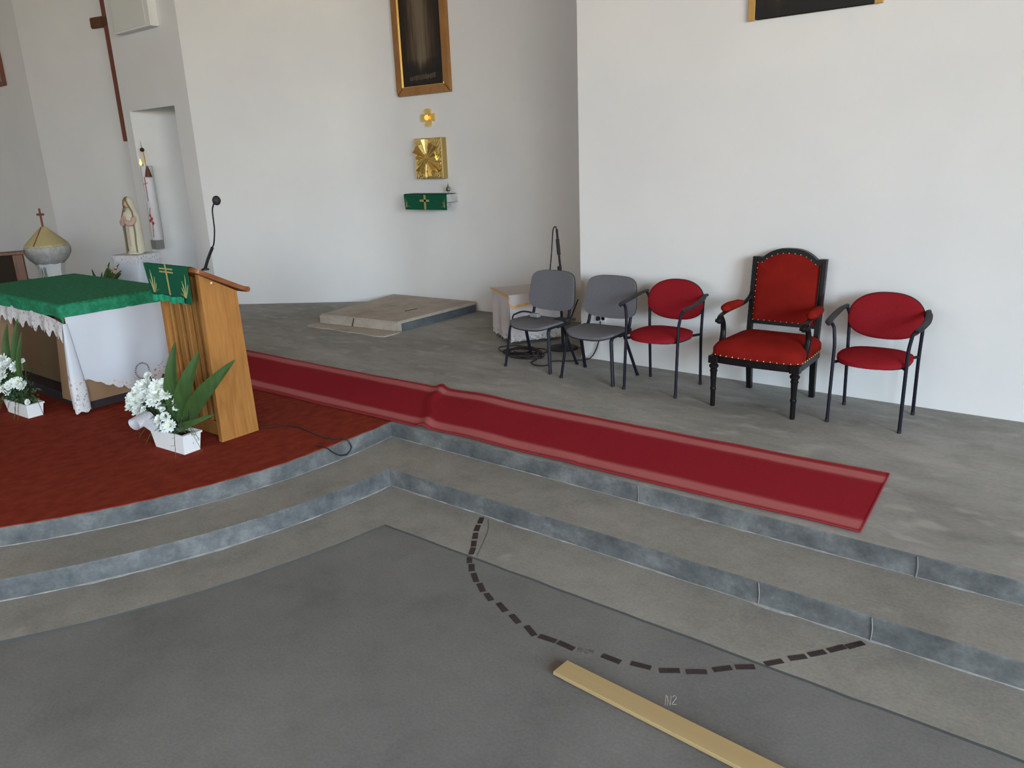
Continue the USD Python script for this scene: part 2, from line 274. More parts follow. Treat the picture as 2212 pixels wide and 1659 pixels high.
def painting_mat(name, cx, cz, w):     # dark oil ground with a blurred pale streak, no figure
    n = {'t': ('texture_coordinate', {}), 'm': ('mapping', {'scale': (9, 1, 0.8)}), 'n': ('noise_texture', {'scale': 1.6, 'detail': 4.0, 'distortion': 0.4}), 's': ('separate_xyz', {}),
         'a': ('math', {'math_type': 'subtract', 'value2': cx}), 'b': ('math', {'math_type': 'absolute'}), 'c': ('math', {'math_type': 'divide', 'value2': w}),
         'k': ('math', {'math_type': 'multiply_add', 'value2': 0.9, 'value3': -0.45}), 'd': ('math', {'math_type': 'add'}),
         'z': ('map_range', {'from_min': cz, 'from_max': cz + 0.25, 'to_min': 0.9, 'to_max': 0.0, 'clamp': True}), 'e': ('math', {'math_type': 'add'}),
         'r': ('rgb_ramp', {'ramp': [(0, (.17, .135, .09)), (.22, (.13, .098, .065)), (.4, (.065, .042, .028)), (.62, (.026, .019, .015)), (1, (.016, .015, .014))]}),
         'p': ('principled_bsdf', {'roughness': 0.5, 'specular_ior_level': 0.3})}
    L = [('t.object', 'm.vector'), ('m.vector', 'n.vector'), ('t.object', 's.vector'), ('s.x', 'a.value1'), ('a.value', 'b.value1'), ('b.value', 'c.value1'), ('n.fac', 'k.value1'), ('c.value', 'd.value1'), ('k.value', 'd.value2'),
         ('s.z', 'z.value'), ('z.result', 'e.value2'), ('d.value', 'e.value1'), ('e.value', 'r.fac'), ('r.color', 'p.base_color')]
    return usdkit.material(stage, '/World/Looks/' + name, n, L, surface='p.BSDF')

# ------------------------------------------------------------------ the setting (platform top is z = 0, nave floor z = -0.268)
ZA, ZB, ZC, ZF = 0.0, -0.120, -0.248, -0.2565
C0 = np.array([-8.021, 3.395])
rng = np.random.default_rng(4)
def level_outline(ystep, r, jit, seed):
    """front edge of a level from the right, along the straight nosing, the inner corner, round the bow and on to the left"""
    k = ystep - C0[1]; a0 = math.asin(k / r); xr = C0[0] + r * math.cos(a0); xl = C0[0] - r * math.cos(a0)
    xs = np.arange(8.4, xr, -0.05); line = np.column_stack([xs, np.full(len(xs), ystep)])
    ang = np.linspace(a0, -PI - a0, int(r * 4.3 / 0.05)); arc = C0 + r * np.column_stack([np.cos(ang), np.sin(ang)])
    xs2 = np.arange(xl - 0.05, -19.6, -0.1); line2 = np.column_stack([xs2, np.full(len(xs2), ystep)])
    P = np.vstack([line, arc, line2])
    if jit:
        Q = np.column_stack([P * 6, np.full(len(P), seed)]); P = P + np.column_stack([meshkit.fbm(Q, 4, seed), meshkit.fbm(Q + 31, 4, seed)]) * 2 * jit - jit
    return P
def curtain(P, z0, z1, inset):        # the riser under an edge, its top edge slightly broken
    n = len(P); T = np.gradient(P, axis=0); T /= np.linalg.norm(T, axis=1, keepdims=True); N = np.column_stack([T[:, 1], -T[:, 0]])   # towards the body
    rows = [np.column_stack([P, np.full(n, z0)]), np.column_stack([P, np.full(n, z1 - 0.008)]), np.column_stack([P + N * inset, np.full(n, z1)])]
    V = np.vstack(rows); F = []
    for i in range(2):
        for k in range(n - 1): F += [(i * n + k, i * n + k + 1, (i + 1) * n + k + 1), (i * n + k, (i + 1) * n + k + 1, (i + 1) * n + k)]
    m = trimesh.Trimesh(V, F, process=False); m.invert() if m.face_normals[0][1] > 0 else None; return m, P + N * inset
def level(name, label, ystep, r, z0, z1, seed, matl, jit=0.004, face=None):
    t = thing(name, label, 'step', kind='structure')
    P = level_outline(ystep, r, jit, seed); riser, Q = curtain(P, z0 - 0.02, z1, 0.006)
    obj('riser', riser, face or RISER, t, smooth=40)
    top = Polygon(np.vstack([Q, [(-19.6, 9.6), (8.4, 9.6)]])).buffer(0)
    pts, faces = trimesh.creation.triangulate_polygon(top, engine='earcut')
    m = trimesh.Trimesh(np.column_stack([pts, np.full(len(pts), z1)]), faces, process=False)
    if m.face_normals[0][2] < 0: m.invert()
    obj('tread', m, matl, t, smooth=False)
    return t, P
tA, PA = level('floor', 'raised sanctuary floor of grey concrete, bowed out round the altar', 3.96, 3.611, ZB, ZA, 3, PLAT)
tB, PB = level('step', 'upper concrete step, straight on the right and bowed on the left', 3.472, 4.06, ZC, ZB, 5, TREAD)
tC, PC = level('step', 'low flush concrete strip at the foot of the steps', 3.014, 4.503, ZF, ZC, 8, TREAD, 0.006, mat('seam', (0.06, 0.064, 0.064), 0.9, 0.1))
def fillet_strip(P, z, w, h, seed, lo=0.12):    # ragged mortar squeezed out along the foot of a riser
    n = len(P); T = np.gradient(P, axis=0); T /= np.linalg.norm(T, axis=1, keepdims=True); N = np.column_stack([-T[:, 1], T[:, 0]])
    k = np.clip(meshkit.fbm(np.column_stack([P * 9, np.full(n, seed)]), 4, seed) * 3 - 1.2, lo, 1.4)
    V = np.vstack([np.column_stack([P - N * 0.004, np.full(n, z + h) * 1.0]), np.column_stack([P + N * (w * k)[:, None] * 0.5, z + h * 0.55 * k]), np.column_stack([P + N * (w * k)[:, None], np.full(n, z - 0.001)])]); F = []
    for i in range(2):
        for j in range(n - 1): F += [(i * n + j, i * n + j + 1, (i + 1) * n + j + 1), (i * n + j, (i + 1) * n + j + 1, (i + 1) * n + j)]
    m = trimesh.Trimesh(V, F, process=False)
    if m.face_normals[:, 2].mean() < 0: m.invert()
    return m
obj('mortar_fillet', fillet_strip(PA, ZB, 0.016, 0.008, 1), MORTAR, tB, label='pale ragged mortar along the foot of the riser')
obj('mortar_fillet', fillet_strip(PB, ZC, 0.018, 0.008, 2), MORTAR, tC, label='pale ragged mortar along the foot of the riser')
# the joint and crack across the low strip, and vertical joints in the risers
fl = thing('floor', 'smooth grey concrete nave floor below the steps', 'floor', kind='structure')
obj('screed', bx(-20, 8.6, -12, 3.6, ZF - 0.1, ZF, 0), NAVE, fl, smooth=False)
JOINT = mat('joint_shadow_gap', (0.13, 0.135, 0.135), 0.9, 0.1)
cr = catmull([(-3.02, 3.445, ZC), (-2.925, 3.33, ZC), (-2.85, 3.2, ZC), (-2.765, 3.035, ZC)], 6)
obj('joint', tube(cr, 0.0025, 5), JOINT, tC)
for x, P_, z0, z1, t_ in ((-2.21, 3.955, ZB, ZA, tA), (-0.62, 3.955, ZB, ZA, tA), (-0.70, 3.467, ZC, ZB, tB), (-1.24, 3.467, ZC, ZB, tB)):
    obj('joint', tube(catmull([(x, P_, z0), (x + 0.004, P_ - 0.001, (z0 + z1) / 2), (x - 0.003, P_, z1 - 0.004)], 4), 0.0025, 5), MORTAR, t_, label='pale vertical joint in the riser')

ZT = 6.7
def wall(name, label, pts, thick=0.25, z0=ZF, z1=ZT, side=1, openings=()):
    """a wall along plan points; its visible face follows them, its thickness lies to the side away from the room"""
    t = thing(name, label, 'wall', kind='structure'); P = np.asarray(pts, float)
    T = np.gradient(P, axis=0); T /= np.linalg.norm(T, axis=1, keepdims=True); N = np.column_stack([-T[:, 1], T[:, 0]]) * side
    Q = P + N * thick
    poly = Polygon(np.vstack([P, Q[::-1]])).buffer(0)
    obj('plaster_face', extr(poly, z0, z1), PLASTER, t, smooth=20)
    return t
wall('wall_right', 'plain white wall behind the row of chairs', [(-4.27, 6.45), (8.5, 6.45)], 1.5)
th = math.atan2(7.87 - 6.39, 10.84 - 8.54); Tn = 0.45; Rb = Tn / math.tan(th / 2)   # the rear wall bends gently
cb = np.array([-8.54 + Tn, 7.87 - Rb]); arc = [cb + Rb * np.array([math.sin(-a), math.cos(a)]) for a in np.linspace(0, th, 14)]
wall('wall_back', 'white rear wall that carries the tall painting and the gold tabernacle', [(-4.0, 7.87), tuple(arc[0])], 0.25, side=-1)
wall('wall_back_left', 'white rear wall that bends forward to the left of the gold tabernacle', [tuple(p) for p in arc] + [(-10.84, 6.39)], 0.25, side=-1)
td = thing('wall_left', 'white wall block with a doorway-like opening and a boxed panel above', 'wall', kind='structure')
obj('jamb', hull([(x, y, z) for z in (ZF, 2.9) for x, y in ((-11.25, 6.39), (-10.84, 6.39), (-10.9, 6.6), (-11.25, 9.6))]), PLASTER, td, smooth=False)
obj('lintel', hull([(x, y, z) for z in (2.9, ZT) for x, y in ((-12.80, 6.39), (-10.84, 6.39), (-10.9, 9.9), (-12.80, 6.9))]), PLASTER, td, smooth=False)
tk = thing('wall_niche', 'white wall inside the doorway-like niche behind the candle', 'wall', kind='structure')
obj('niche_back', hull([(x, y, z) for z in (ZF, 2.9) for x, y in ((-12.58, 6.39), (-12.80, 6.39), (-12.80, 7.2), (-11.25, 9.9), (-11.25, 9.6))]), PLASTER, tk, smooth=False)
wall('wall_far', 'distant white wall with a tall wooden cross', [(-12.2, 7.03), (-15.6, 6.2)], 0.3, side=-1)
wall('wall_far_left', 'distant wall at the extreme left, turning away', [(-15.6, 6.2), (-19.6, 6.3)], 0.3, side=-1)
# the walls out of view: side wall with three windows, nave end with a window band, left wall
ts = thing('wall_side', 'side wall with three tall windows, beside the viewer', 'wall', kind='structure')
for k, (y0, y1, z0, z1) in enumerate([(-12, 6.5, ZF, 1.3), (-12, 6.5, 5.1, ZT), (1.2, 6.5, 1.3, 5.1), (-3.0, -2.4, 1.3, 5.1), (-7.2, -6.6, 1.3, 5.1), (-12, -10.8, 1.3, 5.1)]):
    obj('plaster_face', bx(8.2, 8.5, y0, y1, z0, z1, 0), PLASTER, ts, smooth=False)
for k, y in enumerate((-0.6, -4.8, -9.0)):
    w = thing('window_%d' % (k + 1), 'tall window in the side wall', 'window', kind='structure')
    obj('window_frame', cat_([bx(8.3, 8.4, y - 1.8, y + 1.8, z, z + 0.06, 0) for z in (1.3, 3.2, 5.04)] + [bx(8.3, 8.4, y + d, y + d + 0.06, 1.3, 5.1, 0) for d in (-1.8, -0.03, 1.74)]), WINFRAME, w, smooth=False)
tn = thing('wall_nave', 'nave end wall with a wide window band, behind the viewer', 'wall', kind='structure')
for x0, x1, z0, z1 in ((-19.6, 8.5, ZF, 1.7), (-19.6, 8.5, 5.1, ZT), (-19.6, -7.5, 1.7, 5.1), (1.5, 8.5, 1.7, 5.1)):
    obj('plaster_face', bx(x0, x1, -11.3, -11.0, z0, z1, 0), PLASTER, tn, smooth=False)
wall('wall_nave_left', 'far side wall of the nave, out of view on the left', [(-19.6, 6.4), (-19.6, -11.2)], 0.3, side=-1)
ce = thing('ceiling', 'brown boarded ceiling high above', 'ceiling', kind='structure')
obj('boarding', hull([(x, y, z) for x in (-20, 8.8) for y, z in ((-11.4, 6.6), (-11.4, 6.7), (9.9, 4.95), (9.9, 5.05))]), CEIL, ce, smooth=False)
t = thing('socket_plate', 'white double wall socket low on the wall behind the grey chairs', 'socket', (-4.03, 6.45, 0.43))
obj('plate', bx(-.055, .055, -.012, 0, -.04, .04, .003), WHITEP, t)
for dx in (-.026, .026): obj('socket', up_xz(lathe([(.005, 0), (.019, 0), (.019, .003), (.013, .004), (.012, -.006), (.001, -.006)], 14), -.012, 0).apply_translation((dx, 0, 0)), BLACKP, t)

# ------------------------------------------------------------------ concrete slab under the tabernacle
t = thing('concrete_slab', 'low brownish concrete slab on the floor under the tabernacle', 'slab')
F0, F1, B1, B0 = (-8.19, 6.225), (-6.87, 6.36), (-6.885, 7.86), (-8.44, 7.77)
obj('slab_top', hull([(x, y, z) for z in (0.0, 0.105) for x, y in (F0, F1, B1, B0)] + [(x, y, .125) for x, y in ((-8.17, 6.25), (-6.89, 6.38), (-6.905, 7.86), (-8.43, 7.77))]), SLABTOP, t, smooth=False)
obj('side_facing', bx(-6.872, -6.852, 6.42, 7.80, 0.0, 0.095, 0.003), SLABSIDE, t, label='dark grey facing along the right side')
ap = Polygon([(-8.22, 6.02), (-6.83, 6.06), (-6.80, 6.30), (-6.86, 6.42), (-8.2, 6.26)])
ap = Polygon([(x + 0.012 * math.sin(17 * x + 9 * y), y + 0.012 * math.cos(13 * x)) for x, y in (ap.exterior.interpolate(d).coords[0] for d in np.arange(0, ap.length, 0.05))])
obj('mortar_apron', extr(ap, 0.0, 0.012), SLABTOP, t, smooth=False)
obj('crack', cat_([tube(catmull(c, 5), 0.005, 5) for c in ([(-7.62, 6.275, 0.01), (-7.60, 6.277, 0.06), (-7.585, 6.285, 0.118)], [(-7.3, 6.9, .125), (-7.28, 7.0, .1255), (-7.27, 7.1, .125)])]), DARKW, t)

# ------------------------------------------------------------------ floor coverings
disc = Point(*C0).buffer(3.607, 128)
red = disc.intersection(sbox(-11.3, -1, -4.44, 4.12))
ex = [p for p in (red.exterior.interpolate(d).coords[0] for d in np.arange(0, red.length, 0.04))]
ex = Polygon([(x + .004 * math.sin(23 * x + 31 * y), y + .004 * math.sin(29 * x - 17 * y)) for x, y in ex]).buffer(0)
pts, fc = trimesh.creation.triangulate_polygon(ex, engine='earcut')
tag(obj('floor_mat', extr(ex, 0.0005, 0.007), MAT_RED, smooth=False), 'brick red carpet covering the bowed sanctuary floor round the altar', 'carpet')
# the runner: own frame with x along, y across (0 at the near edge); a diagonal wrinkle crosses it
nx, ny = 340, 34; L0, L1_ = 0.0, 8.3
xs, ys = np.meshgrid(np.linspace(L0, L1_, nx), np.linspace(0, 0.88, ny), indexing='ij')
xw = 5.12 - 0.62 * ys / 0.88 + 0.03 * np.sin(ys * 9)     # wrinkle line
dz = 0.03 * np.exp(-((xs - xw) / 0.045) ** 2) * (0.75 + 0.6 * np.abs(ys / 0.88 - 0.5)) + 0.012 * np.exp(-((xs - xw - 0.5) / 0.25) ** 2)
dz += 0.006 * meshkit.fbm(np.stack([xs * 2.2, ys * 3, 0 * xs], -1), 3, 2) * (xs < 6.5) + 0.006 * np.exp(-(np.minimum(ys, 0.88 - ys) / 0.05) ** 2) * meshkit.noise(np.stack([xs * 3.0, ys * 2, 0 * xs + 5], -1), 3)
yy = ys + 0.022 / (1 + np.exp(-(xs - xw) / 0.03)) - 0.011 + 0.006 * np.sin(xs * 1.7) + 0.035 * (np.exp(-((xs - xw) / 0.07) ** 2)) * (ys / 0.88 - 0.5)
skew = 0.21 * (1 - ys / 0.88) * 0
G = np.stack([xs - 0.05 * (ys / 0.88) * (xs / L1_), yy, 0.0085 + dz], -1)
r_ = thing('carpet_runner', 'long crimson carpet runner with pale pink borders along the step edge', 'carpet runner', (-9.22, 3.885, 0.0), 0.97)
obj('pile', sheet(G, 0.008), RUNNER, r_, smooth=50)
edge = [np.column_stack([G[:, j, 0], G[:, j, 1], G[:, j, 2] + 0.002]) for j in (0, -1)] + [np.column_stack([G[i, :, 0], G[i, :, 1], G[i, :, 2] + 0.002]) for i in (-1, 0)]
BIND = mat('runner_binding', (0.27, 0.03, 0.037), 0.9, 0.1)
for e in edge: obj('binding', tube(e, 0.006, 6, ry=0.006), BIND, r_)

# ------------------------------------------------------------------ tape dashes and things on the nave floor
DASH = [(-3.069, 3.438, -3.029, 3.372, -0.248), (-3.017, 3.342, -2.98, 3.279, -0.248), (-2.961, 3.252, -2.918, 3.196, -0.248), (-2.901, 3.169, -2.86, 3.118, -0.248), (-2.848, 3.1, -2.809, 3.036, -0.248), (-2.800, 3.008, -2.760, 2.965, -0.268), (-2.735, 2.955, -2.688, 2.903, -0.268), (-2.66, 2.884, -2.59, 2.829, -0.268), (-2.56, 2.821, -2.496, 2.773, -0.268), (-2.464, 2.764, -2.403, 2.731, -0.268), (-2.35, 2.728, -2.277, 2.693, -0.268), (-2.226, 2.683, -2.157, 2.649, -0.268), (-2.103, 2.647, -2.027, 2.611, -0.268), (-2.0, 2.621, -1.915, 2.629, -0.268), (-1.896, 2.631, -1.811, 2.629, -0.268), (-1.783, 2.635, -1.719, 2.654, -0.268), (-1.668, 2.664, -1.581, 2.669, -0.268), (-1.53, 2.692, -1.447, 2.712, -0.268), (-1.399, 2.72, -1.331, 2.767, -0.268), (-1.298, 2.782, -1.229, 2.83, -0.268), (-1.206, 2.863, -1.152, 2.92, -0.268), (-1.132, 2.94, -1.07, 2.985, -0.268), (-1.029, 3.025, -0.981, 3.087, -0.248), (-0.957, 3.126, -0.906, 3.18, -0.248), (-0.893, 3.203, -0.846, 3.263, -0.248), (-0.83, 3.285, -0.784, 3.354, -0.248), (-0.771, 3.362, -0.724, 3.432, -0.248)]
ORD = 'first second third fourth fifth sixth seventh eighth ninth tenth eleventh twelfth thirteenth fourteenth fifteenth sixteenth seventeenth eighteenth nineteenth twentieth twenty-first twenty-second twenty-third twenty-fourth twenty-fifth twenty-sixth twenty-seventh'.split()
rd = random.Random(7)
for i, (x0, y0, x1, y1, z) in enumerate(DASH):
    z = ZC if z > -.26 else ZF; a, b = np.array([x0, y0]), np.array([x1, y1]); d = (b - a) / np.linalg.norm(b - a); n_ = np.array([-d[1], d[0]]) * 0.0165
    a, b = a - d * 0.004, b + d * 0.004
    c = [a + n_, b + n_ * rd.uniform(.85, 1.1), b - n_, a - n_ * rd.uniform(.85, 1.1)]
    m = extr(Polygon(c), z, z + 0.0022)
    if i == 0: lab = 'dark tape dash nearest the step at the upper left end of the dashed curve'
    elif i == 15: lab = 'worn faded grey tape dash beside the end of the plank'
    elif i == 26: lab = 'last dark tape dash at the right end of the curve, by the step'
    elif i == 5: lab = 'dark tape dash just below the seam of the low strip, on the left'
    elif i == 21: lab = 'dark tape dash just before the curve climbs onto the strip at right'
    else: lab = ORD[i] + ' dark tape dash along the curve from its upper left end, ' + ('on the low strip' if z == ZC else 'on the nave floor')
    tag(obj('tape_dash', m, TAPE_F if i == 15 else TAPE, smooth=False), lab, 'tape', 'dark tape dashes curving over the floor')
pk = thing('wooden_plank', 'long pale pine plank lying on the nave floor', 'plank', (-1.77, 2.405, ZF), -3.6)
obj('board', bx(0, 2.3, 0, 0.105, 0.012, 0.03, 0.002), PINE, pk)
obj('batten', bx(0.05, 2.3, 0.012, 0.093, 0.0, 0.012, 0.001), PINE_E, pk, label='darker underside strip')
ck = thing('chalk_mark', 'small pale scratched N2 mark on the nave floor near the plank', 'chalk mark', (-1.292, 2.558, ZF), 27)
UsdGeom.Xform(ck).AddScaleOp().Set(Gf.Vec3f(.72, .72, 1))
def stroke(pts, r=0.0024): return tube(catmull([(x, y, 0.0) for x, y in pts], 4) if len(pts) > 2 else [(x, y, 0.0) for x, y in pts], r, 5, ry=0.0012)
sk = [[(0, -.05), (.006, .045)], [(.006, .045), (.03, -.045)], [(.03, -.045), (.036, .04)], [(.044, .03), (.056, .045), (.066, .028), (.05, -.01), (.042, -.035), (.066, -.03)], [(.012, -.05), (.016, .03)]]
obj('stroke', cat_([stroke(s) for s in sk]), CHALK, ck)

# ------------------------------------------------------------------ altar
AX0, AX1, AY0, AY1, AZ = -9.05, -6.95, 2.67, 3.68, 0.945
al = thing('altar', 'brown veneered altar table under green and white cloths', 'altar')
obj('mensa', bx(AX0, AX1, AY0, AY1, 0.86, AZ - .004, .006), ALTARW, al)
for x0, x1 in ((AX1 - 0.36, AX1 - 0.015), (AX0 + 0.015, AX0 + 0.36)):
    obj('end_slab', hull([(x, y, 0.86) for x in (x0 + .06, x1 - .02) for y in (AY0 + .05, AY1 - .05)] + [(x, y, 0.085) for x in (x0, x1) for y in (AY0, AY1 - .01)]), ALTARW, al, smooth=False)
obj('front_panel', bx(AX0 + .3, AX1 - .34, AY0 + .20, AY0 + .24, 0.10, 0.86, .003), ALTARD, al, label='dark recessed panel')
obj('rear_panel', bx(AX0 + .3, AX1 - .34, AY1 - .16, AY1 - .12, 0.10, 0.86, .003), ALTARD, al)
obj('plinth', bx(AX0 + .06, AX1 - .05, AY0 + .06, AY1 - .06, 0.006, 0.10, .002), PLINTH, al, label='dark recessed base')
# white cloth under the green one
wc = thing('altar_cloth', 'white linen altar cloth with lace hems hanging from the altar', 'altar cloth')
obj('cloth_top', bx(AX0, AX1, AY0, AY1, AZ - .003, AZ + .001, .001), LINEN, wc)
u = np.linspace(0, 1, 70); v = np.linspace(0, 1, 40); U, Vv = np.meshgrid(u, v, indexing='ij')
yv = AY0 + 0.006 + U * (AY1 - AY0 - 0.006)
hem = 0.33 - 0.10 * np.sin(PI * np.clip(U * 1.15, 0, 1)) - 0.02 * U
fold = 0.016 * Vv * np.sin(U * 16 + 2.2 * Vv) * (0.4 + U) + 0.02 * Vv ** 2
Gr = np.stack([AX1 + 0.012 + fold, yv, AZ - .03 - Vv * (AZ - .03 - hem)], -1)
obj('side_drop', sheet(Gr, 0.003), LINEN, wc, smooth=60)
sc = np.abs(np.sin(U * PI * 11)) ** 0.6
band = 0.13 * np.clip(U * 2.2, 0.25, 1)
zt = hem + 0.002; zb = hem - band * (0.62 + 0.38 * sc) + 0.02
Gl = np.stack([AX1 + 0.014 + 0.016 * np.sin(U * 16 + 2.2) * (0.4 + U) + 0.02, yv, zt - Vv * (zt - zb)], -1)
obj('lace_border', sheet(Gl, 0.003), LACE, wc, smooth=60)
mc = np.array([AX1 + 0.052, AY0 + 0.55, 0.262]); ringa = np.linspace(0, 2 * PI, 24, endpoint=False)
obj('lace_motif', cat_([ball(mc + (0, .062 * math.cos(a), .072 * math.sin(a)), 0.0062, sub=1) for a in ringa]), LACE_D, wc, label='ring of dark thread knots in the lace')
mc2 = mc + (-.004, .2, -.012)
obj('lace_motif', cat_([ball(mc2 + (0, .035 * math.cos(a) * (1 + .3 * (i % 2)), .04 * math.sin(a) * (1 + .3 * (i % 2))), 0.0042, sub=1) for i, a in enumerate(ringa[::2])]), LACE_D, wc)
# the corner falls in a long fold with a lace end
prof = np.array([(-7.06, 2.650), (-6.985, 2.655), (-6.935, 2.640), (-6.905, 2.60), (-6.87, 2.615), (-6.868, 2.665), (-6.885, 2.71), (-6.925, 2.735)])
prof = catmull(np.column_stack([prof, np.zeros(len(prof))]), 5)[:, :2]; sgrid = np.linspace(0, 1, 34); corner0 = np.array([-6.945, 2.665])
def corner_sheet(s0, s1, ztop, zbot, scallop=0.0, push=0.0):
    G = []
    for s in np.linspace(s0, s1, 20):
        k = min(1.05, 0.30 + 1.0 * s); q = corner0 + (prof - corner0) * k; e = np.linspace(0, 1, len(q))
        z = ztop + (zbot - ztop) * s - scallop * (s == s1) * (0.5 + 0.5 * np.cos(e * 2 * PI * 4)); G.append(np.column_stack([q, z]))
    return sheet(np.array(G), 0.003)
obj('corner_fold', corner_sheet(0, 0.62, 0.80, 0.045), LINEN, wc, smooth=60)
obj('lace_border', corner_sheet(0.62, 1.0, 0.80, 0.045, 0.02), LACE, wc, smooth=60)
# front lace valance with deep scallops
nfx = 260; uu = np.linspace(AX0, AX1 - 0.02, nfx); vv = np.linspace(0, 1, 14)
depth = 0.105 + 0.055 * np.abs(np.sin((uu - AX0) * PI / 0.135)) ** 0.7 + 0.018 * np.sin((uu - AX0) * PI / 0.045)
drape = 0.07 * ((uu - AX0) / (AX1 - AX0)) ** 6
GV = np.array([[(x, AY0 - 0.014 - 0.012 * t_ * (1 + math.sin(x * 24)), 0.87 - dr - t_ * d_) for t_ in vv] for x, d_, dr in zip(uu, depth, drape)])
obj('front_lace', sheet(GV, 0.003), LACE, wc, smooth=60)
# green cloth over the top with a short drop all round, dipping at the corners
gc = thing('green_altar_cloth', 'green brocade cloth spread over the top of the altar', 'altar cloth')
nu, nv = 90, 60; ov = 0.105
a_ = np.linspace(AX0 - ov, AX1 + ov, nu); b_ = np.linspace(AY0 - ov, AY1 + ov, nv); A, B = np.meshgrid(a_, b_, indexing='ij')
a_ = np.unique(np.r_[np.linspace(AX0, AX1, 70), AX0 - np.linspace(0, ov, 8), AX1 + np.linspace(0, ov, 8)]); b_ = np.unique(np.r_[np.linspace(AY0, AY1, 50), AY0 - np.linspace(0, ov, 8), AY1 + np.linspace(0, ov, 8)])
A, B = np.meshgrid(a_, b_, indexing='ij')
ex_ = np.maximum(np.maximum(AX0 - A, A - AX1), 0); ey_ = np.maximum(np.maximum(AY0 - B, B - AY1), 0)
cx_, cy_ = np.clip(A, AX0, AX1), np.clip(B, AY0, AY1); drop = ex_ + ey_ - 0.25 * np.minimum(ex_, ey_)
tot = np.maximum(ex_ + ey_, 1e-9); outx = np.sign(A - cx_) * ex_ / tot; outy = np.sign(B - cy_) * ey_ / tot
off = 0.020 + 0.006 * np.sin(A * 15 + B * 19) * (drop > 0)
on = (drop > 0)
zt_ = AZ + 0.010 + 0.0022 * meshkit.fbm(np.stack([A * 7, B * 7, 0 * A], -1), 3, 5) - drop + 0.006 * np.exp(-((B - AY0 - 0.34 - 0.09 * (A - AX0)) / 0.02) ** 2) * (A > -7.6)
obj('cloth', sheet(np.stack([cx_ + outx * off * on, cy_ + outy * off * on, zt_], -1), 0.003), GREEN, gc, smooth=50)
dots = [ball((AX1 - 0.012, y, AZ + 0.012), 0.0045, sub=1) for y in np.arange(AY0 + .1, AY1 - .02, 0.045)]
obj('dotted_trim', cat_(dots), EMBROIDER, gc, label='dotted gold-green trim along the edge')

# ------------------------------------------------------------------ lectern
le = thing('lectern', 'light oak lectern with fluted front and sloping reading board', 'lectern')
for x0, x1 in ((-5.245, -5.2), (-5.80, -5.755)):
    obj('side_board', prism_yz([(2.93, 0.007), (3.25, 0.007), (3.225, 1.12), (2.94, 1.275)], x0, x1), OAK, le, smooth=False)
obj('front_panel', bx(-5.755, -5.245, 3.02, 3.04, 0.12, 1.26, .002), OAKP, le)
for x, w, d in ((-5.735, .03, .05), (-5.64, .07, .045), (-5.525, .055, .045), (-5.44, .04, .02)):
    obj('rib', bx(x - w / 2, x + w / 2, 3.02 - d, 3.02, 0.12, 1.26, .004), OAKP, le)
obj('base_rail', bx(-5.755, -5.245, 3.0, 3.04, 0.007, 0.12, .003), OAKP, le)
obj('shelf', bx(-5.755, -5.245, 3.04, 3.22, 0.62, 0.64, .003), OAKP, le)
sl = math.atan2(1.135 - 1.335, 3.30 - 2.90)
m = tube(np.column_stack([np.linspace(-5.86, -5.135, 12), np.zeros(12), np.zeros(12)]), 0.001, 4)
brd = extr(superell(0.725, 0.45, 12, 64).tolist() and Polygon(superell(0.725, 0.455, 14, 80)), 0, 0.03)
brd = cat_([brd]); R_ = trimesh.transformations.rotation_matrix(sl, (1, 0, 0)); brd.apply_transform(R_); brd.apply_translation((-5.4975, 3.085, 1.203))
obj('reading_board', brd, CHERRY, le, smooth=30)
lip = tube([(-5.85, 3.285, 1.125), (-5.145, 3.285, 1.125)], 0.021, 12)
obj('book_ledge', lip, CHERRY, le, label='rounded ledge along the low edge')
obj('screw', ball((-5.198, 3.03, 1.205), 0.008, sub=1), WHITEP, le)
lc = thing('lectern_cloth', 'green cloth with gold double-barred cross hung over the lectern front', 'cloth')
g = []
for s in np.linspace(0, 1, 24):
    row = []
    for e in np.linspace(0, 1, 30):
        if s < 0.3: q = s / 0.3; y, z = 3.02 - q * 0.135, 1.277 + q * 0.068
        else: q = (s - 0.3) / 0.7; y, z = 2.872 - 0.003 * math.sin(e * 9) * q, 1.340 - q * 0.270
        k = max(0, (s - 0.3) / 0.7)
        row.append((-5.83 + e * 0.615 + 0.045 * k * (1 - e) * 1.3, y, z + (0.02 * k * (1 - e) if s > .3 else 0)))
    g.append(row)
obj('cloth', sheet(np.array(g), 0.004), GREEN_D, lc, smooth=50)
cyf = 2.8675
def flat(x0, z0, x1, z1, w): return hull([(x0 - w, cyf, z0 - w * .0), (x0 + w, cyf, z0), (x1 - w, cyf, z1), (x1 + w, cyf, z1), (x0 - w, cyf - .002, z0), (x0 + w, cyf - .002, z0), (x1 - w, cyf - .002, z1), (x1 + w, cyf - .002, z1)])
obj('cross_emblem', cat_([flat(-5.508, 1.345, -5.495, 1.12, .010), flat(-5.60, 1.302, -5.60 + .2, 1.302, .002)] + [bx(-5.60, -5.41, cyf - .0015, cyf, z, z + .012, 0) for z in (1.283, 1.306)]), EMBROIDER, lc, label='gold cross with a double bar')
def sprig(x, z, s):
    out = []
    for dx0, dz0, dx1, dz1 in ((0, 0, -.02, .17), (0, 0, .03, .12), (0, 0, -.045, .10), (0, 0, .07, .03), (0.01, 0, .045, .075), (0, 0.02, -.03, .06)):
        out.append(tube(catmull([(x + s * dx0, cyf - .001, z + dz0), (x + s * (dx0 + dx1) / 2 + .006, cyf - .001, z + (dz0 + dz1) / 2), (x + s * dx1, cyf - .001, z + dz1)], 4), [0.005] * 4 + [.0045] * 3 + [.002, .001], 5, ry=0.0015))
    return cat_(out)
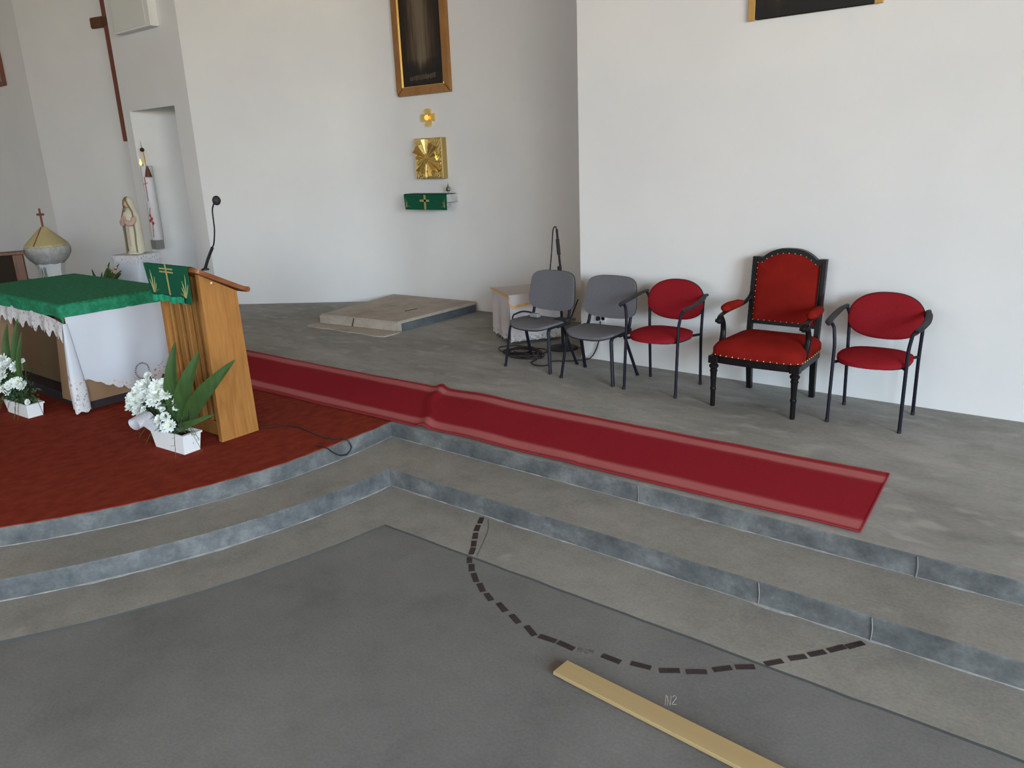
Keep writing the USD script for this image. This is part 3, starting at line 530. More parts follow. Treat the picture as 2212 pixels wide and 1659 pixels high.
obj('leaf_emblem', sprig(-5.72, 1.125, 1), EMBROIDER, lc); obj('leaf_emblem', sprig(-5.275, 1.115, -1), EMBROIDER, lc)
e = np.linspace(0, 1, 44)
Gs = np.array([[(-5.745 + a * 0.465, 2.861 - 0.010 * abs(math.sin(a * 17)) - 0.004, 1.118 - 0.004 * math.sin(a * 12) - b * (0.046 + 0.006 * math.sin(a * 21))) for b in np.linspace(0, 1, 5)] for a in e])
obj('satin_ribbon', sheet(Gs, 0.004), TEAL, lc, smooth=60, label='bright teal satin ribbon near the lower edge')
mi = thing('gooseneck_microphone', 'black gooseneck microphone standing on the lectern board', 'microphone', (-5.20, 3.0, 1.302))
obj('base', lathe([(.001, 0), (.028, 0), (.026, .01), (.012, .016), (.001, .017)], 16), BLACKP, mi)
pth = catmull([(0, 0, .01), (.06, 0, .085), (.135, 0, .165), (.165, 0, .20), (.195, 0, .29), (.20, 0, .37), (.205, 0, .425), (.23, 0, .462), (.255, 0, .475)], 8)
obj('stem', tube(pth[:17], 0.0105, 10), BLACKP, mi); obj('gooseneck', tube(pth[15:], 0.0048, 8), BLACKM, mi)
obj('windscreen', ball((.272, 0, .488), 0.028, (1.0, 1.0, 1.15)), BLACKP, mi, label='round black foam windscreen')
cb_ = thing('cable', 'thin black cable trailing from the lectern and looping over the platform edge', 'cable')
obj('wire', tube(catmull([(-5.23, 3.28, .012), (-5.109, 3.42, .012), (-4.96, 3.455, .012), (-4.74, 3.43, .012), (-4.59, 3.42, .012), (-4.47, 3.46, .012), (-4.42, 3.478, .013), (-4.398, 3.49, -.02), (-4.396, 3.497, -.06), (-4.396, 3.45, -.092), (-4.396, 3.38, -.075), (-4.398, 3.32, -.03), (-4.405, 3.29, .005), (-4.43, 3.275, .013), (-4.5, 3.265, .012)], 8), 0.0048, 6), CABLE, cb_)

# ------------------------------------------------------------------ flower arrangements
def flower_head(r, rd, layers=3):
    parts = []
    for L in range(layers):
        n = 13 - 2 * L; el = 0.12 + 0.42 * L
        for k in range(n):
            a = 2 * PI * (k + 0.5 * (L % 2)) / n + rd.uniform(-.12, .12); rl = r * (1 - .16 * L) * rd.uniform(.9, 1.08); w = r * 0.24
            d = np.array([math.cos(a), math.sin(a), 0]); s = np.array([-d[1], d[0], 0]); e2 = el + rd.uniform(-.1, .15)
            tip = d * rl * math.cos(e2) + np.array([0, 0, rl * math.sin(e2) + .1 * r]); mid = d * rl * .6 * math.cos(e2) + np.array([0, 0, rl * .62 * math.sin(e2) + .06 * r])
            V = [d * r * .08, mid + s * w, tip + s * w * .5, tip + d * r * .06, tip - s * w * .5, mid - s * w, mid + np.array([0, 0, .05 * r])]
            parts.append((V, [(0, 1, 6), (1, 2, 6), (2, 3, 6), (3, 4, 6), (4, 5, 6), (5, 0, 6)]))
    V, F, o = [], [], 0
    for v_, f_ in parts:
        V += [list(x) for x in v_]; F += [tuple(i + o for i in q) for q in f_]; o += len(v_)
    return trimesh.Trimesh(np.array(V), F, process=False)
def aim(m, c, n):
    m = m.copy(); T = trimesh.geometry.align_vectors((0, 0, 1), np.asarray(n, float) / np.linalg.norm(n)); m.apply_transform(T); m.apply_translation(c); return m
def big_leaf(base, tip, w, bend, face=(0.3, -1, 0.1)):
    base, tip = np.array(base, float), np.array(tip, float); ax = tip - base; s = np.cross(ax, face); s /= np.linalg.norm(s); n = np.cross(s, ax); n /= np.linalg.norm(n)
    G = []
    for t_ in np.linspace(0, 1, 16):
        ww = w * (math.sin(PI * min(1, t_ ** 0.8 * 0.98 + .02)) ** 0.75) * (1 - .15 * t_) + 0.004; c = base + ax * t_ + n * bend * math.sin(PI * t_)
        G.append([c + s * ww * q + n * abs(q) * ww * 0.35 for q in (-1, -.55, 0, .55, 1)])
    return sheet(np.array(G), 0.003)
def trough(L, D, H):                   # tapering plastic trough with a rim, open at the top
    o = lambda k, z: [(sx * L / 2 * k, sy * D / 2 * (k - .0), z) for sx in (-1, 1) for sy in (-1, 1)]
    body = m3.Manifold.hull_points(np.array(o(.86, 0) + o(1, H))) - m3.Manifold.hull_points(np.array(o(.80, .012) + o(.93, H + .01)))
    rim = m3.Manifold.hull_points(np.array(o(1.05, H - .014) + o(1.06, H))) - m3.Manifold.hull_points(np.array(o(.93, H - .03) + o(.93, H + .01)))
    return body + rim
def arrangement(label, loc, rz, L, D, H, heads, leaves, seed, bow=None):
    rd = random.Random(seed); t = thing('flower_trough', label, 'flower arrangement', loc, rz)
    obj('pot', trough(L, D, H), WHITEP, t, smooth=30); obj('soil', bx(-L * .44, L * .44, -D * .44, D * .44, H - .05, H - .03, .002), DARKW, t)
    protos = [flower_head(1.0, random.Random(k)) for k in range(4)]
    for (x, y, z, r) in heads:
        n = np.array([x * .5 + .35 + rd.uniform(-.3, .3), -0.9 + rd.uniform(-.3, .3), 0.75 + rd.uniform(-.2, .4)]); n /= np.linalg.norm(n)
        m = protos[rd.randrange(4)].copy(); m.apply_scale(r * 1.14); f = obj('flower', aim(m, (x, y, z), n), PETAL, t, smooth=False)
        c = ball((0, 0, r * .34), r * .26, (1, 1, .6), 1); obj('centre', aim(c, (x, y, z), n), CENTRE, f)
    st = [tube(catmull([(x * .35, y * .3, H - .04), (x * .7, y * .7 + .01, (z + H) * .5), (x - .01, y + .02, z - .01)], 4), .004, 5) for x, y, z, r in heads]
    obj('stems', cat_(st), FOLI, t, kind='stuff')
    for l in leaves: obj('leaf', big_leaf(*l), LEAF, t, smooth=60)
    V, F = [], []
    zs = [h[2] for h in heads]; xs_ = [h[0] for h in heads]
    for k in range(620):               # small dark leaflets filling the bunch
        h = heads[rd.randrange(len(heads))]; q = rd.random() ** .7
        p = np.array([h[0] * (.35 + .65 * q) + rd.gauss(0, .035), h[1] * .8 + rd.gauss(.03, .035), H - .02 + (h[2] - H) * q + rd.gauss(-.02, .03)])
        p[2] = max(p[2], H + .035 if abs(p[1]) > D * .4 or abs(p[0]) > L * .4 else H)
        a, b = np.array([rd.gauss(0, 1) for _ in range(3)]), np.array([rd.gauss(0, 1) for _ in range(3)]); a /= np.linalg.norm(a); b = np.cross(a, b); b /= np.linalg.norm(b)
        s = rd.uniform(.014, .032); o = len(V); V += [p - a * s, p + b * s * .38, p + a * s, p - b * s * .38]; F += [(o, o + 1, o + 2), (o, o + 2, o + 3)]
    obj('foliage', trimesh.Trimesh(np.array(V), F, process=False), FOLI, t, smooth=False, kind='stuff')
    fr = []
    for k in range(16):
        a = rd.choice((-1, -1, -1, 1)) * rd.uniform(.3, 1); b0 = np.array([a * L * .35, rd.uniform(-.06, .02), H]); ln = rd.uniform(.16, .36)
        tip = b0 + np.array([a * ln, rd.uniform(-.16, .04), rd.uniform(-.9, .15) * .24]); tip[2] = max(tip[2], .03); md = (b0 + tip) / 2 + np.array([0, 0, .08]); c = catmull([b0, md, tip], 6); fr.append(tube(c, .0018, 4))
        for q in c[3::2]: fr.append(tube([q, q + np.array([rd.uniform(-.03, .03), rd.uniform(-.03, .02), rd.uniform(-.03, .02)])], .0013, 3))
    obj('fern_spray', cat_(fr), FERN, t, kind='stuff')
    if bow:
        x, y, z = bow; Gb = []
        for a in np.linspace(0, 2 * PI, 28): Gb.append([(x + .075 * math.cos(a) + q * .02, y - .03 + .05 * q, z + .042 * math.sin(a) + .02 * q) for q in np.linspace(-1, 1, 6)])
        obj('tulle_bow', sheet(np.array(Gb), 0.001), TULLE, t, smooth=60, label='translucent grey tulle loop')
        Gb = [[(x + .07 + .12 * s + .01 * q, y - .035 + .03 * q, z + .02 - .05 * s + .035 * q * (1 - .4 * s)) for q in np.linspace(-1, 1, 5)] for s in np.linspace(0, 1, 10)]
        obj('tulle_bow', sheet(np.array(Gb), 0.001), TULLE, t, smooth=60)
    return t
HR = [(-.45, -.03, .33, .052), (-.38, -.05, .36, .05), (-.40, -.07, .29, .05), (-.33, -.06, .33, .055), (-.30, -.08, .27, .048), (-.29, -.03, .43, .06), (-.22, -.04, .455, .058), (-.19, -.06, .41, .05), (-.24, -.07, .37, .045),
      (-.04, -.05, .475, .062), (.045, -.04, .50, .058), (-.09, -.06, .43, .05), (.0, -.09, .43, .058), (.09, -.07, .45, .045), (-.06, -.10, .38, .04), (-.27, .02, .52, .03), (.02, -.1, .36, .026), (.06, -.1, .34, .024), (-.17, -.11, .31, .026),
      (-.0, -.10, .25, .042), (.06, -.09, .28, .036), (.10, -.09, .22, .042), (.05, -.10, .20, .036), (-.03, -.10, .19, .034), (-.08, -.10, .165, .03), (.16, -.04, .40, .03), (.15, -.05, .35, .024)]
arrangement('white chrysanthemums with a tulle bow in a trough before the lectern', (-5.385, 2.675, 0.007), 4, 0.42, 0.15, 0.155, HR,
            [((.08, .0, .20), (.19, -.0, .83), .064, .05), ((.13, .0, .20), (.40, .04, .775), .070, .06), ((.16, -.01, .20), (.70, .10, .735), .062, .07), ((.16, -.05, .2), (.62, -.06, .38), .025, .09)], 3, bow=(-.20, -.10, .225))
HL = [(-.10, -.05, .47, .06), (-.04, -.07, .42, .058), (-.17, -.06, .42, .055), (.03, -.05, .46, .055), (.10, -.04, .44, .045), (-.14, -.09, .34, .055), (-.22, -.08, .30, .05), (-.05, -.1, .36, .045), (.09, -.07, .30, .05), (.15, -.06, .31, .048), (.20, -.05, .29, .042), (.04, -.09, .28, .042), (-.3, -.07, .37, .055), (-.3, -.09, .26, .05), (.22, -.05, .15, .026), (.20, -.01, .50, .022), (-.1, -.1, .24, .036), (.0, -.1, .22, .03)]
arrangement('white chrysanthemums with upright leaves in a trough before the altar', (-7.40, 2.385, 0.007), 3, 0.44, 0.14, 0.125, HL,
            [((-.05, .02, .16), (-.10, .05, .78), .06, .05), ((.05, .02, .16), (.10, .06, .84), .05, .05), ((.12, .0, .16), (.20, .03, .74), .03, .05), ((-.15, .02, .16), (-.36, .04, .74), .07, .06)], 9, bow=(-.32, -.12, .18))

# ------------------------------------------------------------------ chairs
def bent(m, depth, z0):                # curve a backrest about the vertical, centre pushed back
    v = np.asarray(m.vertices); v[:, 1] += depth * (1 - (v[:, 0] / 0.26) ** 2); m.vertices = v; return m
def lean(m, z0, k):
    v = np.asarray(m.vertices); v[:, 1] += (v[:, 2] - z0) * k; m.vertices = v; return m
def grey_chair(label, loc, rz, arm):
    t = thing('grey_chair', label, 'chair', loc, rz, None)
    so = superell(0.50, 0.42, 3.4, 56, taper=-.03)
    s = pad(so, 0.014, 0.022, 0.0)
    def curve(v): v[:, 2] += 0.445 + 0.016 * (v[:, 0] / .24) ** 2 - np.where(v[:, 1] < -.08, 0.9 * (v[:, 1] + .08) ** 2, 0) * 1.2 + np.where(v[:, 1] > .1, .8 * (v[:, 1] - .1) ** 2, 0); v[:, 1] -= .03; return v
    obj('seat', move(s, lambda v: curve(v.copy())), GREYF, t, smooth=50)
    sh = pad(so * .97, 0.0, .012, 0.004); obj('seat_shell', move(sh, lambda v: curve(v.copy()) - (0, 0, .024)), BLACKP, t, smooth=50)
    bo = superell(0.535, 0.355, 5.2, 72, taper=-.05); bo[:, 1] += np.where(bo[:, 1] < 0, -.022 * (1 - (bo[:, 0] / .26) ** 2), .012 * (1 - (bo[:, 0] / .26) ** 2))
    b = lean(bent(up_xz(pad(bo, .012, .018), .20, .718), .025, 0), .718, .16); obj('backrest', b, GREYF, t, smooth=50)
    b2 = lean(bent(up_xz(pad(bo * .995, .0, .012, .006), .221, .718), .025, 0), .718, .16); obj('back_shell', b2, BLACKP, t, smooth=50)
    for s in (-1, 1):
        obj('leg', tube(fillet([(s * .277, -.215, 0.006), (s * .232, -.17, .425), (s * .225, .08, .428)], .05), 0.0165, 10, ry=.0125), BLACKM, t)
        obj('leg', tube([(s * .287, .21, 0.006), (s * .236, .05, .415)], 0.0165, 10, ry=.0125), BLACKM, t)
        obj('back_upright', tube(fillet([(s * .222, .0, .425), (s * .220, .17, .435), (s * .212, .245, .70), (s * .205, .262, .80)], .06), 0.0155, 10, ry=.0125), BLACKM, t)
        obj('side_bracket', cat_([bx(s * .235 - .012, s * .235 + .012, -.03, .17, .405, .435, .003), bx(s * .235 - .02, s * .235 + .02, .09, .16, .42, .455, .004)]), BLACKP, t)
        for f in ((s * .278, -.216), (s * .288, .212)): obj('foot_cap', cyl((f[0], f[1], 0), (f[0] - s * .002, f[1], .02), .0165, 10), BLACKP, t)
    obj('crossbar', cat_([cyl((-.228, -.1, .418), (.228, -.1, .418), .009), cyl((-.228, .1, .418), (.228, .1, .418), .009)]), BLACKM, t)
    if arm:
        obj('arm_loop', tube(fillet([(-.245, -.12, .44), (-.25, -.11, .50), (-.215, .0, .525), (-.12, .03, .515), (-.10, .02, .485)], .04), .008, 8), BLACKM, t, label='low black wire loop over the left seat edge')
        obj('arm_plate', bx(-.125, -.02, -.005, .05, .475, .512, .008), GREYST, t, label='small grey plate on the wire loop')
        obj('link_bracket', cat_([bx(.15, .30, .04, .11, .455, .485, .008), cyl((.26, .1, .47), (.34, .12, .475), .011)]), BLACKP, t)
    return t
grey_chair('grey upholstered stacking chair leftmost in the row, with a wire loop at its left', (-4.445, 5.985, 0), -1.5, True)
grey_chair('grey upholstered stacking chair between the other grey chair and a red armchair', (-3.732, 5.925, 0), 0.5, False)

def red_chair(label, loc, rz):
    t = thing('red_chair', label, 'armchair', loc, rz, 'red armchairs either side of the throne chair')
    so = superell(0.50, 0.47, 2.7, 56); so[:, 1] += np.where(so[:, 1] < 0, -.02 * (1 - (so[:, 0] / .25) ** 2), 0)
    obj('seat', move(pad(so, .03, .03, .0), lambda v: v + (0, -.03, .497) - np.column_stack([0 * v[:, 0], 0 * v[:, 0], np.where(v[:, 1] < -.1, .55 * (v[:, 1] + .1) ** 2, 0)])), REDF, t, smooth=50)
    obj('seat_shell', move(pad(so * .97, 0, .012, .012), lambda v: v + (0, -.03, .465)), BLACKP, t, smooth=50)
    bo = superell(0.53, 0.36, 2.35, 60); bo[:, 1] = np.where(bo[:, 1] < 0, bo[:, 1] * .86, bo[:, 1] * 1.06) - .01
    obj('backrest', lean(bent(up_xz(pad(bo, .035, .012), .205, .732), .03, 0), .73, .12), REDF, t, smooth=50)
    obj('back_shell', lean(bent(up_xz(pad(bo * 1.012, .0, .014, .008), .219, .732), .03, 0), .73, .12), BLACKP, t, smooth=50)
    for s in (-1, 1):
        obj('leg', tube(fillet([(s * .248, -.235, .008), (s * .245, -.20, .60), (s * .262, -.185, .715), (s * .29, -.17, .745)], .05), .0125, 10), BLACKM, t)
        obj('leg', tube(fillet([(s * .248, .235, .008), (s * .250, .215, .45), (s * .258, .225, .74), (s * .275, .20, .795)], .06), .0125, 10), BLACKM, t)
        p = catmull([(s * .292, -.225, .738), (s * .305, -.16, .752), (s * .312, -.02, .764), (s * .302, .12, .788), (s * .282, .20, .802), (s * .285, .245, .80)], 6)
        w_ = np.interp(np.arange(len(p)), [0, 3, 14, 26, 30], [.012, .026, .027, .02, .012])
        obj('armrest', tube(p, w_, 10, ry=w_ * 0 + .012), BLACKP, t)
        obj('seat_rail', cat_([cyl((s * .247, -.21, .455), (s * .20, -.12, .455), .011), cyl((s * .25, .215, .46), (s * .19, .12, .455), .011), cyl((s * .2, -.13, .452), (s * .19, .13, .452), .011)]), BLACKM, t)
        obj('back_bracket', cyl((s * .256, .226, .70), (s * .20, .228, .70), .010), BLACKM, t)
        for y in (-.2355, .2355): obj('foot_cap', cyl((s * .248, y, 0), (s * .248, y, .025), .0145, 10), BLACKP, t)
    return t
rc = red_chair('red oval-backed metal armchair between the grey chairs and the throne chair', (-3.078, 5.925, 0), -0.5)
copy_of(rc, 'red oval-backed metal armchair at the right end of the row', (-1.371, 5.985, 0), 1.5)

def throne():
    t = thing('throne_chair', 'black carved wooden armchair upholstered in red velvet with brass nails', 'armchair', (-2.168, 5.98, 0), 0)
    leg = [(.001, 0), (.017, 0), (.019, .012), (.0195, .13), (.024, .14), (.024, .152), (.0195, .162), (.026, .285), (.032, .295), (.026, .303), (.026, .315), (.037, .328), (.037, .34), (.025, .352), (.025, .372), (.03, .38), (.001, .381)]
    for s in (-1, 1):
        obj('leg', lathe(leg, 18).apply_translation((s * .322, -.315, 0)), LACQ, t, smooth=35)
        obj('leg', hull([(s * .265 + a, .31 + b, 0) for a in (-.02, .02) for b in (-.02, .02)] + [(s * .27 + a, .275 + b, .40) for a in (-.024, .024) for b in (-.024, .024)]), LACQ, t, smooth=False)
        obj('corner_block', bx(s * .322 - .038, s * .322 + .038, -.345, -.285, .36, .421, .004), LACQ, t)
        bp = lambda y, z: (y + (z - .42) * .12, z)
        P = [(s * .278 + a, *bp(.275 + b, z)) for z in (.40, 1.125) for a in (-.019, .019) for b in (-.024, .024)]
        obj('back_post', hull(P), LACQ, t, smooth=False)
        obj('back_post_bead', tube([(s * .262, *bp(.243, .62)), (s * .262, *bp(.243, 1.10))], .006, 6), LACQ, t)
    sf = superell(.72, .62, 9, 96); sf[:, 0] *= 1 - .06 * (sf[:, 1] + .31) / .62; sf[:, 1] -= np.where(sf[:, 1] < 0, .025 * (1 - (sf[:, 0] / .36) ** 2), 0)
    obj('seat_frame', extr(Polygon(sf * .985), .365, .422).apply_translation((0, -.015, 0)), LACQ, t, smooth=40)
    obj('seat', move(pad(sf * 1.0, .085, .05, prof=[(.02, 1), (.3, .98), (.55, .91), (.75, .78), (.87, .6), (.94, .42), (.975, .22), (.995, .08), (1, 0)]), lambda v: v + (0, -.015, .474)), VELVET, t, smooth=50)
    Ls = Polygon(sf).exterior; nl = []
    for d in np.arange(0, Ls.length, .05):
        p = Ls.interpolate(d).coords[0]
        if p[1] < .22: nl.append(ball((p[0] * 1.006, p[1] * 1.006 - .015, .430), .0085, sub=1))
    obj('nail_trim', cat_(nl), BRASS, t, kind='stuff')
    # back: rails, arched crest, upholstery
    k = .12
    obj('back_rail', lean(bx(-.27, .27, .262, .30, .575, .62, .005), .42, k), LACQ, t)
    xs_ = np.linspace(-.295, .295, 41); arch = lambda x: 1.105 + .095 * np.clip(1 - (np.abs(x) / .235) ** 2.6, 0, 1) + (np.abs(x) > .235) * .018
    crest = Polygon(list(zip(xs_, arch(xs_))) + list(zip(xs_[::-1], arch(xs_[::-1]) - .042)))
    obj('crest_rail', lean(prism_xz(crest.buffer(0), .255, .305), .42, k), LACQ, t, smooth=False)
    xo = np.linspace(-.260, .260, 31); top = list(zip(xo, arch(xo) - .034)); ol = np.array(top[::-1] + [(-.260, z) for z in np.linspace(1.03, .66, 12)] + [(x, .606) for x in np.linspace(-.260, .260, 21)] + [(.260, z) for z in np.linspace(.66, 1.03, 12)])
    obj('backrest', lean(up_xz(pad(ol, .028, .04), .262, 0), .42, k), VELVET, t, smooth=50)
    L = Polygon(ol).exterior; nl = [lean(ball((*[(p := L.interpolate(d).coords[0])[0] * .985, .256], .86 + (p[1] - .86) * .985), .0062, sub=1), .42, k) for d in np.arange(0, L.length, .048)]
    obj('nail_trim', cat_(nl), BRASS, t, kind='stuff')
    for s in (-1, 1):
        a = [(s * .278, .325, .86), (s * .288, .29, .80), (s * .315, .22, .752), (s * .335, .05, .735), (s * .338, -.10, .728), (s * .335, -.19, .715), (s * .333, -.225, .685), (s * .333, -.205, .665)]
        c = catmull(a, 8); obj('arm', tube(c, np.interp(np.arange(len(c)), [0, 16, 40, 48, 56], [.022, .017, .018, .022, .017]), 10, ry=.014), LACQ, t)
        q = catmull([(s * .318, .20, .765), (s * .332, .08, .762), (s * .34, -.04, .760), (s * .338, -.12, .752)], 8); w = np.interp(np.arange(len(q)), [0, 4, 12, 20, 24], [.020, .038, .046, .042, .018])
        obj('arm_pad', tube(q, w, 14, ry=w * .8), VELVET, t, smooth=60)
        c2 = catmull([(s * .335, -.175, .70), (s * .338, -.13, .65), (s * .34, -.115, .58), (s * .335, -.14, .50), (s * .33, -.18, .44)], 8)
        obj('arm_support', tube(c2, np.interp(np.arange(len(c2)), [0, 10, 20, 32], [.02, .021, .024, .034]), 10, ry=.020), LACQ, t)
        obj('arm_scroll', cat_([ball((s * .333, -.215, .678), .024), cyl((s * .333 - .03, -.215, .678), (s * .333 + .03, -.215, .678), .014)]), LACQ, t)
throne()

# ------------------------------------------------------------------ covered box, microphone stand and cable coil behind the grey chairs
sb = thing('covered_box', 'low box draped in pale cloth with gold ribbon edge, behind the left grey chair', 'box')
Lp, Np = np.array([-5.73, 6.82]), np.array([-5.23, 6.495]); dLN = (Np - Lp) / np.linalg.norm(Np - Lp); pr = np.array([-dLN[1], dLN[0]]); Rp, Bp = Np + pr * .62, Lp + pr * .62
ctr = (Lp + Rp) / 2
obj('box_body', hull([(*(ctr + (p - ctr) * .95), z) for p in (Lp, Np, Rp, Bp) for z in (.03, .53)]), mat('box_board', (.4, .36, .3)), sb, smooth=False)
obj('cloth_top', hull([(*p, z) for p in (Lp, Np, Rp, Bp) for z in (.545, .556)]), COVERC, sb, smooth=False)
for nm, (p, q) in dict(a=(Lp, Np), b=(Np, Rp), c=(Bp, Lp)).items():
    nseg = 60; G = []
    outw = np.array([(q - p)[1], -(q - p)[0]]); outw /= np.linalg.norm(outw)
    for i in range(nseg):
        s = i / (nseg - 1); b = p + (q - p) * s; zb = .035 + .022 * abs(math.sin(s * PI * 6)) + .008 * math.sin(s * 40)
        G.append([(*(b + outw * (.003 + .012 * w * math.sin(s * 12 + 1))), .553 - w * (.553 - .11)) for w in np.linspace(0, 1, 6)])
    obj('cloth_drop', sheet(np.array(G), .003), COVERC, sb, smooth=60)
    G = [[(*(p + (q - p) * s + outw * (.003 + .012 * math.sin(s * 12 + 1))), .11 - w * (.11 - (.028 + .026 * abs(math.sin(s * PI * 6))))) for w in np.linspace(0, 1, 5)] for s in np.linspace(0, 1, 60)]
    obj('lace_border', sheet(np.array(G), .003), LACE, sb, smooth=60)
def ribbon(pts, w):
    P = catmull(pts, 8); G = [[tuple(p + np.array([0, 0, w * q])) for q in (-1, -.3, .4, 1)] for p in P]; return sheet(np.array(G), .003)
ow = np.array([-.545, -.838]) * 0 + np.array([-.345, -.25]); f1 = Np + np.array([.02, -.03])
obj('gold_ribbon', ribbon([(*(Lp + np.array([-.01, -.02])), .553), (*(Lp + (Np - Lp) * .35 + (-.012, -.02)), .548), (*(Lp + (Np - Lp) * .75 + (-.012, -.02)), .548), (*(Np + (-.005, -.025)), .535), (*(Np + (.02, -.018)), .47), (*(Np + (.05, .0)), .425), (*(Np + (.09, .06)), .44), (*(Np + (.17, .22)), .455), (*(Np + (.25, .37)), .46)], .013), RIBBON, sb, smooth=60)
ms = thing('microphone_stand', 'black microphone stand with folded boom in the corner behind the chairs', 'microphone stand', (-4.648, 6.66, 0))
obj('base', lathe([(.001, 0), (.16, 0), (.165, .006), (.15, .018), (.03, .03), (.02, .045), (.001, .046)], 32), BLACKP, ms)
obj('pole', cyl((0, 0, .03), (-.02, 0, .83), .013), BLACKM, ms)
obj('clutch', cyl((-.02, 0, .80), (-.022, 0, .88), .022), BLACKP, ms)
obj('boom', tube([(.01, 0, .70), (-.02, 0, .95), (-.045, 0, 1.26)], .0115, 10), BLACKM, ms); obj('boom_grip', tube([(-.025, 0, 1.0), (-.04, 0, 1.16)], .019, 10), BLACKP, ms)
obj('hanging_lead', tube(catmull([(-.045, 0, 1.25), (-.06, 0, 1.285), (-.085, 0, 1.27), (-.10, 0, 1.2), (-.12, .0, 1.0), (-.14, 0, .86), (-.17, .02, .72), (-.14, .04, .5)], 8), .006, 6), CABLE, ms)
co = thing('cable_coil', 'tangle of coiled black cable on the floor under the left grey chair', 'cable')
rd = random.Random(5); pts = []
for k in range(70):
    a = k * .62; R0 = .15 + .05 * math.sin(k * .37) + rd.uniform(-.012, .012); cx0 = -4.86 + .09 * math.sin(k * .13); cy0 = 6.23 + .07 * math.cos(k * .17)
    pts.append((cx0 + R0 * 1.25 * math.cos(a), cy0 + R0 * math.sin(a), .008 + .0006 * k + .01 * rd.random()))
obj('loops', tube(catmull(pts, 4), .0065, 6), CABLE, co)
obj('loop', tube(catmull([(-4.60, 6.12, .008), (-4.56, 5.98, .008), (-4.45, 5.93, .008), (-4.36, 6.0, .008), (-4.42, 6.14, .008), (-4.3, 6.22, .008), (-4.22, 6.3, .008), (-4.12, 6.40, .03), (-4.05, 6.432, .2), (-4.03, 6.43, .40)], 8), .006, 6), CABLE, co)
obj('plug', bx(-4.06, -4.03, 6.39, 6.437, .41, .45, .006), BLACKP, co)
tag(obj('power_lead', tube(catmull([(-4.42, 6.42, .34), (-4.36, 6.41, .42), (-4.31, 6.40, .52), (-4.29, 6.43, .60)], 6), .007, 6), CABLE), 'short black lead on the wall edge behind the left grey chair', 'cable')

# ------------------------------------------------------------------ rear wall: painting, cross lamp, tabernacle, shelf
pt = thing('painting', 'tall dark painting in a brown and gilt frame above the tabernacle', 'painting', (-7.611, 7.87, 0))
x0, x1, z0, z1 = -.482, .482, 2.825, 4.75; w = .105
def mitre(side):                       # frame members with mitred ends, proud outside and stepped towards the picture
    if side == 'b': q = [(x0, z0), (x1, z0), (x1 - w, z0 + w), (x0 + w, z0 + w)]
    if side == 't': q = [(x0, z1), (x1, z1), (x1 - w, z1 - w), (x0 + w, z1 - w)]
    if side == 'l': q = [(x0, z0), (x0 + w, z0 + w), (x0 + w, z1 - w), (x0, z1)]
    if side == 'r': q = [(x1, z0), (x1 - w, z0 + w), (x1 - w, z1 - w), (x1, z1)]
    q = np.array(q); c = q.mean(0); return hull([(x, 0, z) for x, z in q] + [(x, -.04, z) for x, z in c + (q - c) * .985] + [(x, -.055, z) for x, z in c + (q - c) * np.array([.93, .93])])
for s in 'blrt': obj('frame', mitre(s), FRAME, pt, smooth=False)
obj('canvas', bx(x0 + w - .01, x1 - w + .01, -.022, -.004, z0 + w - .01, z1 - w + .01, 0), painting_mat('oil_painting', -.02, 3.02, .40), pt, smooth=False)
for a, b in (((x0 + w, z0 + w), (x0 + w, z1 - w)), ((x0 + w + .016, z0 + w), (x0 + w + .016, z1 - w)), ((x1 - w, z0 + w), (x1 - w, z1 - w)), ((x0 + w, z0 + w), (x1 - w, z0 + w))):
    obj('gilt_slip', tube([(a[0], -.036, a[1]), (b[0], -.036, b[1])], .011, 6), GILT, pt)
INK = mat('faded_lettering', (.11, .085, .06), .7); rd = random.Random(3)
obj('lettering', cat_([bx(x, x + rd.uniform(.012, .022), -.0235, -.0215, 3.005 + .03 * (x + .2) + rd.uniform(-.008, .008), 3.05 + .03 * (x + .2) + rd.uniform(0, .022), 0) for x in np.arange(-.24, .22, .026)]), INK, pt, smooth=False, label='blurred line of brown lettering')
cl = thing('cross_lamp', 'small gilt cross with a glowing orange lamp, between painting and tabernacle', 'lamp', (-7.575, 7.87, 2.535))
for a in range(4):
    R_ = trimesh.transformations.rotation_matrix(a * PI / 2, (0, 1, 0)); L = .125 if a % 2 else .112
    m = hull([(x, y, z) for y, k in ((0, 1), (-.03, .9)) for x, z in ((-.035 * k, .0), (.035 * k, .0), (.055 * k, L * .86), (.03 * k, L), (-.03 * k, L), (-.055 * k, L * .86))]); m.apply_transform(R_); obj('cross_arm', m, GOLD, cl, smooth=False)
obj('lamp_glass', up_xz(lathe([(.001, 0), (.034, 0), (.034, .02), (.025, .034), (.001, .038)], 18), -.03, 0), LAMP, cl, label='glowing orange lamp')
tb = thing('tabernacle', 'hammered gold tabernacle box with a sunburst door on the rear wall', 'tabernacle', (-7.54, 7.87, 2.015))
obj('body', bx(-.25, .25, -.095, 0, -.26, .26, .003), GOLD_S, tb)
rd = random.Random(11)
nx, nz = 26, 26; G = np.zeros((nx, nz, 3))
for i in range(nx):
    for j in range(nz):
        x, z = -.245 + .49 * i / (nx - 1), -.255 + .51 * j / (nz - 1); edge_ = i in (0, nx - 1) or j in (0, nz - 1)
        G[i, j] = (x, -.098 - (0 if edge_ else rd.uniform(0, .006)), z)
obj('door', sheet(G, .004), GOLD, tb, smooth=False)
cx, cz = -.03, .0
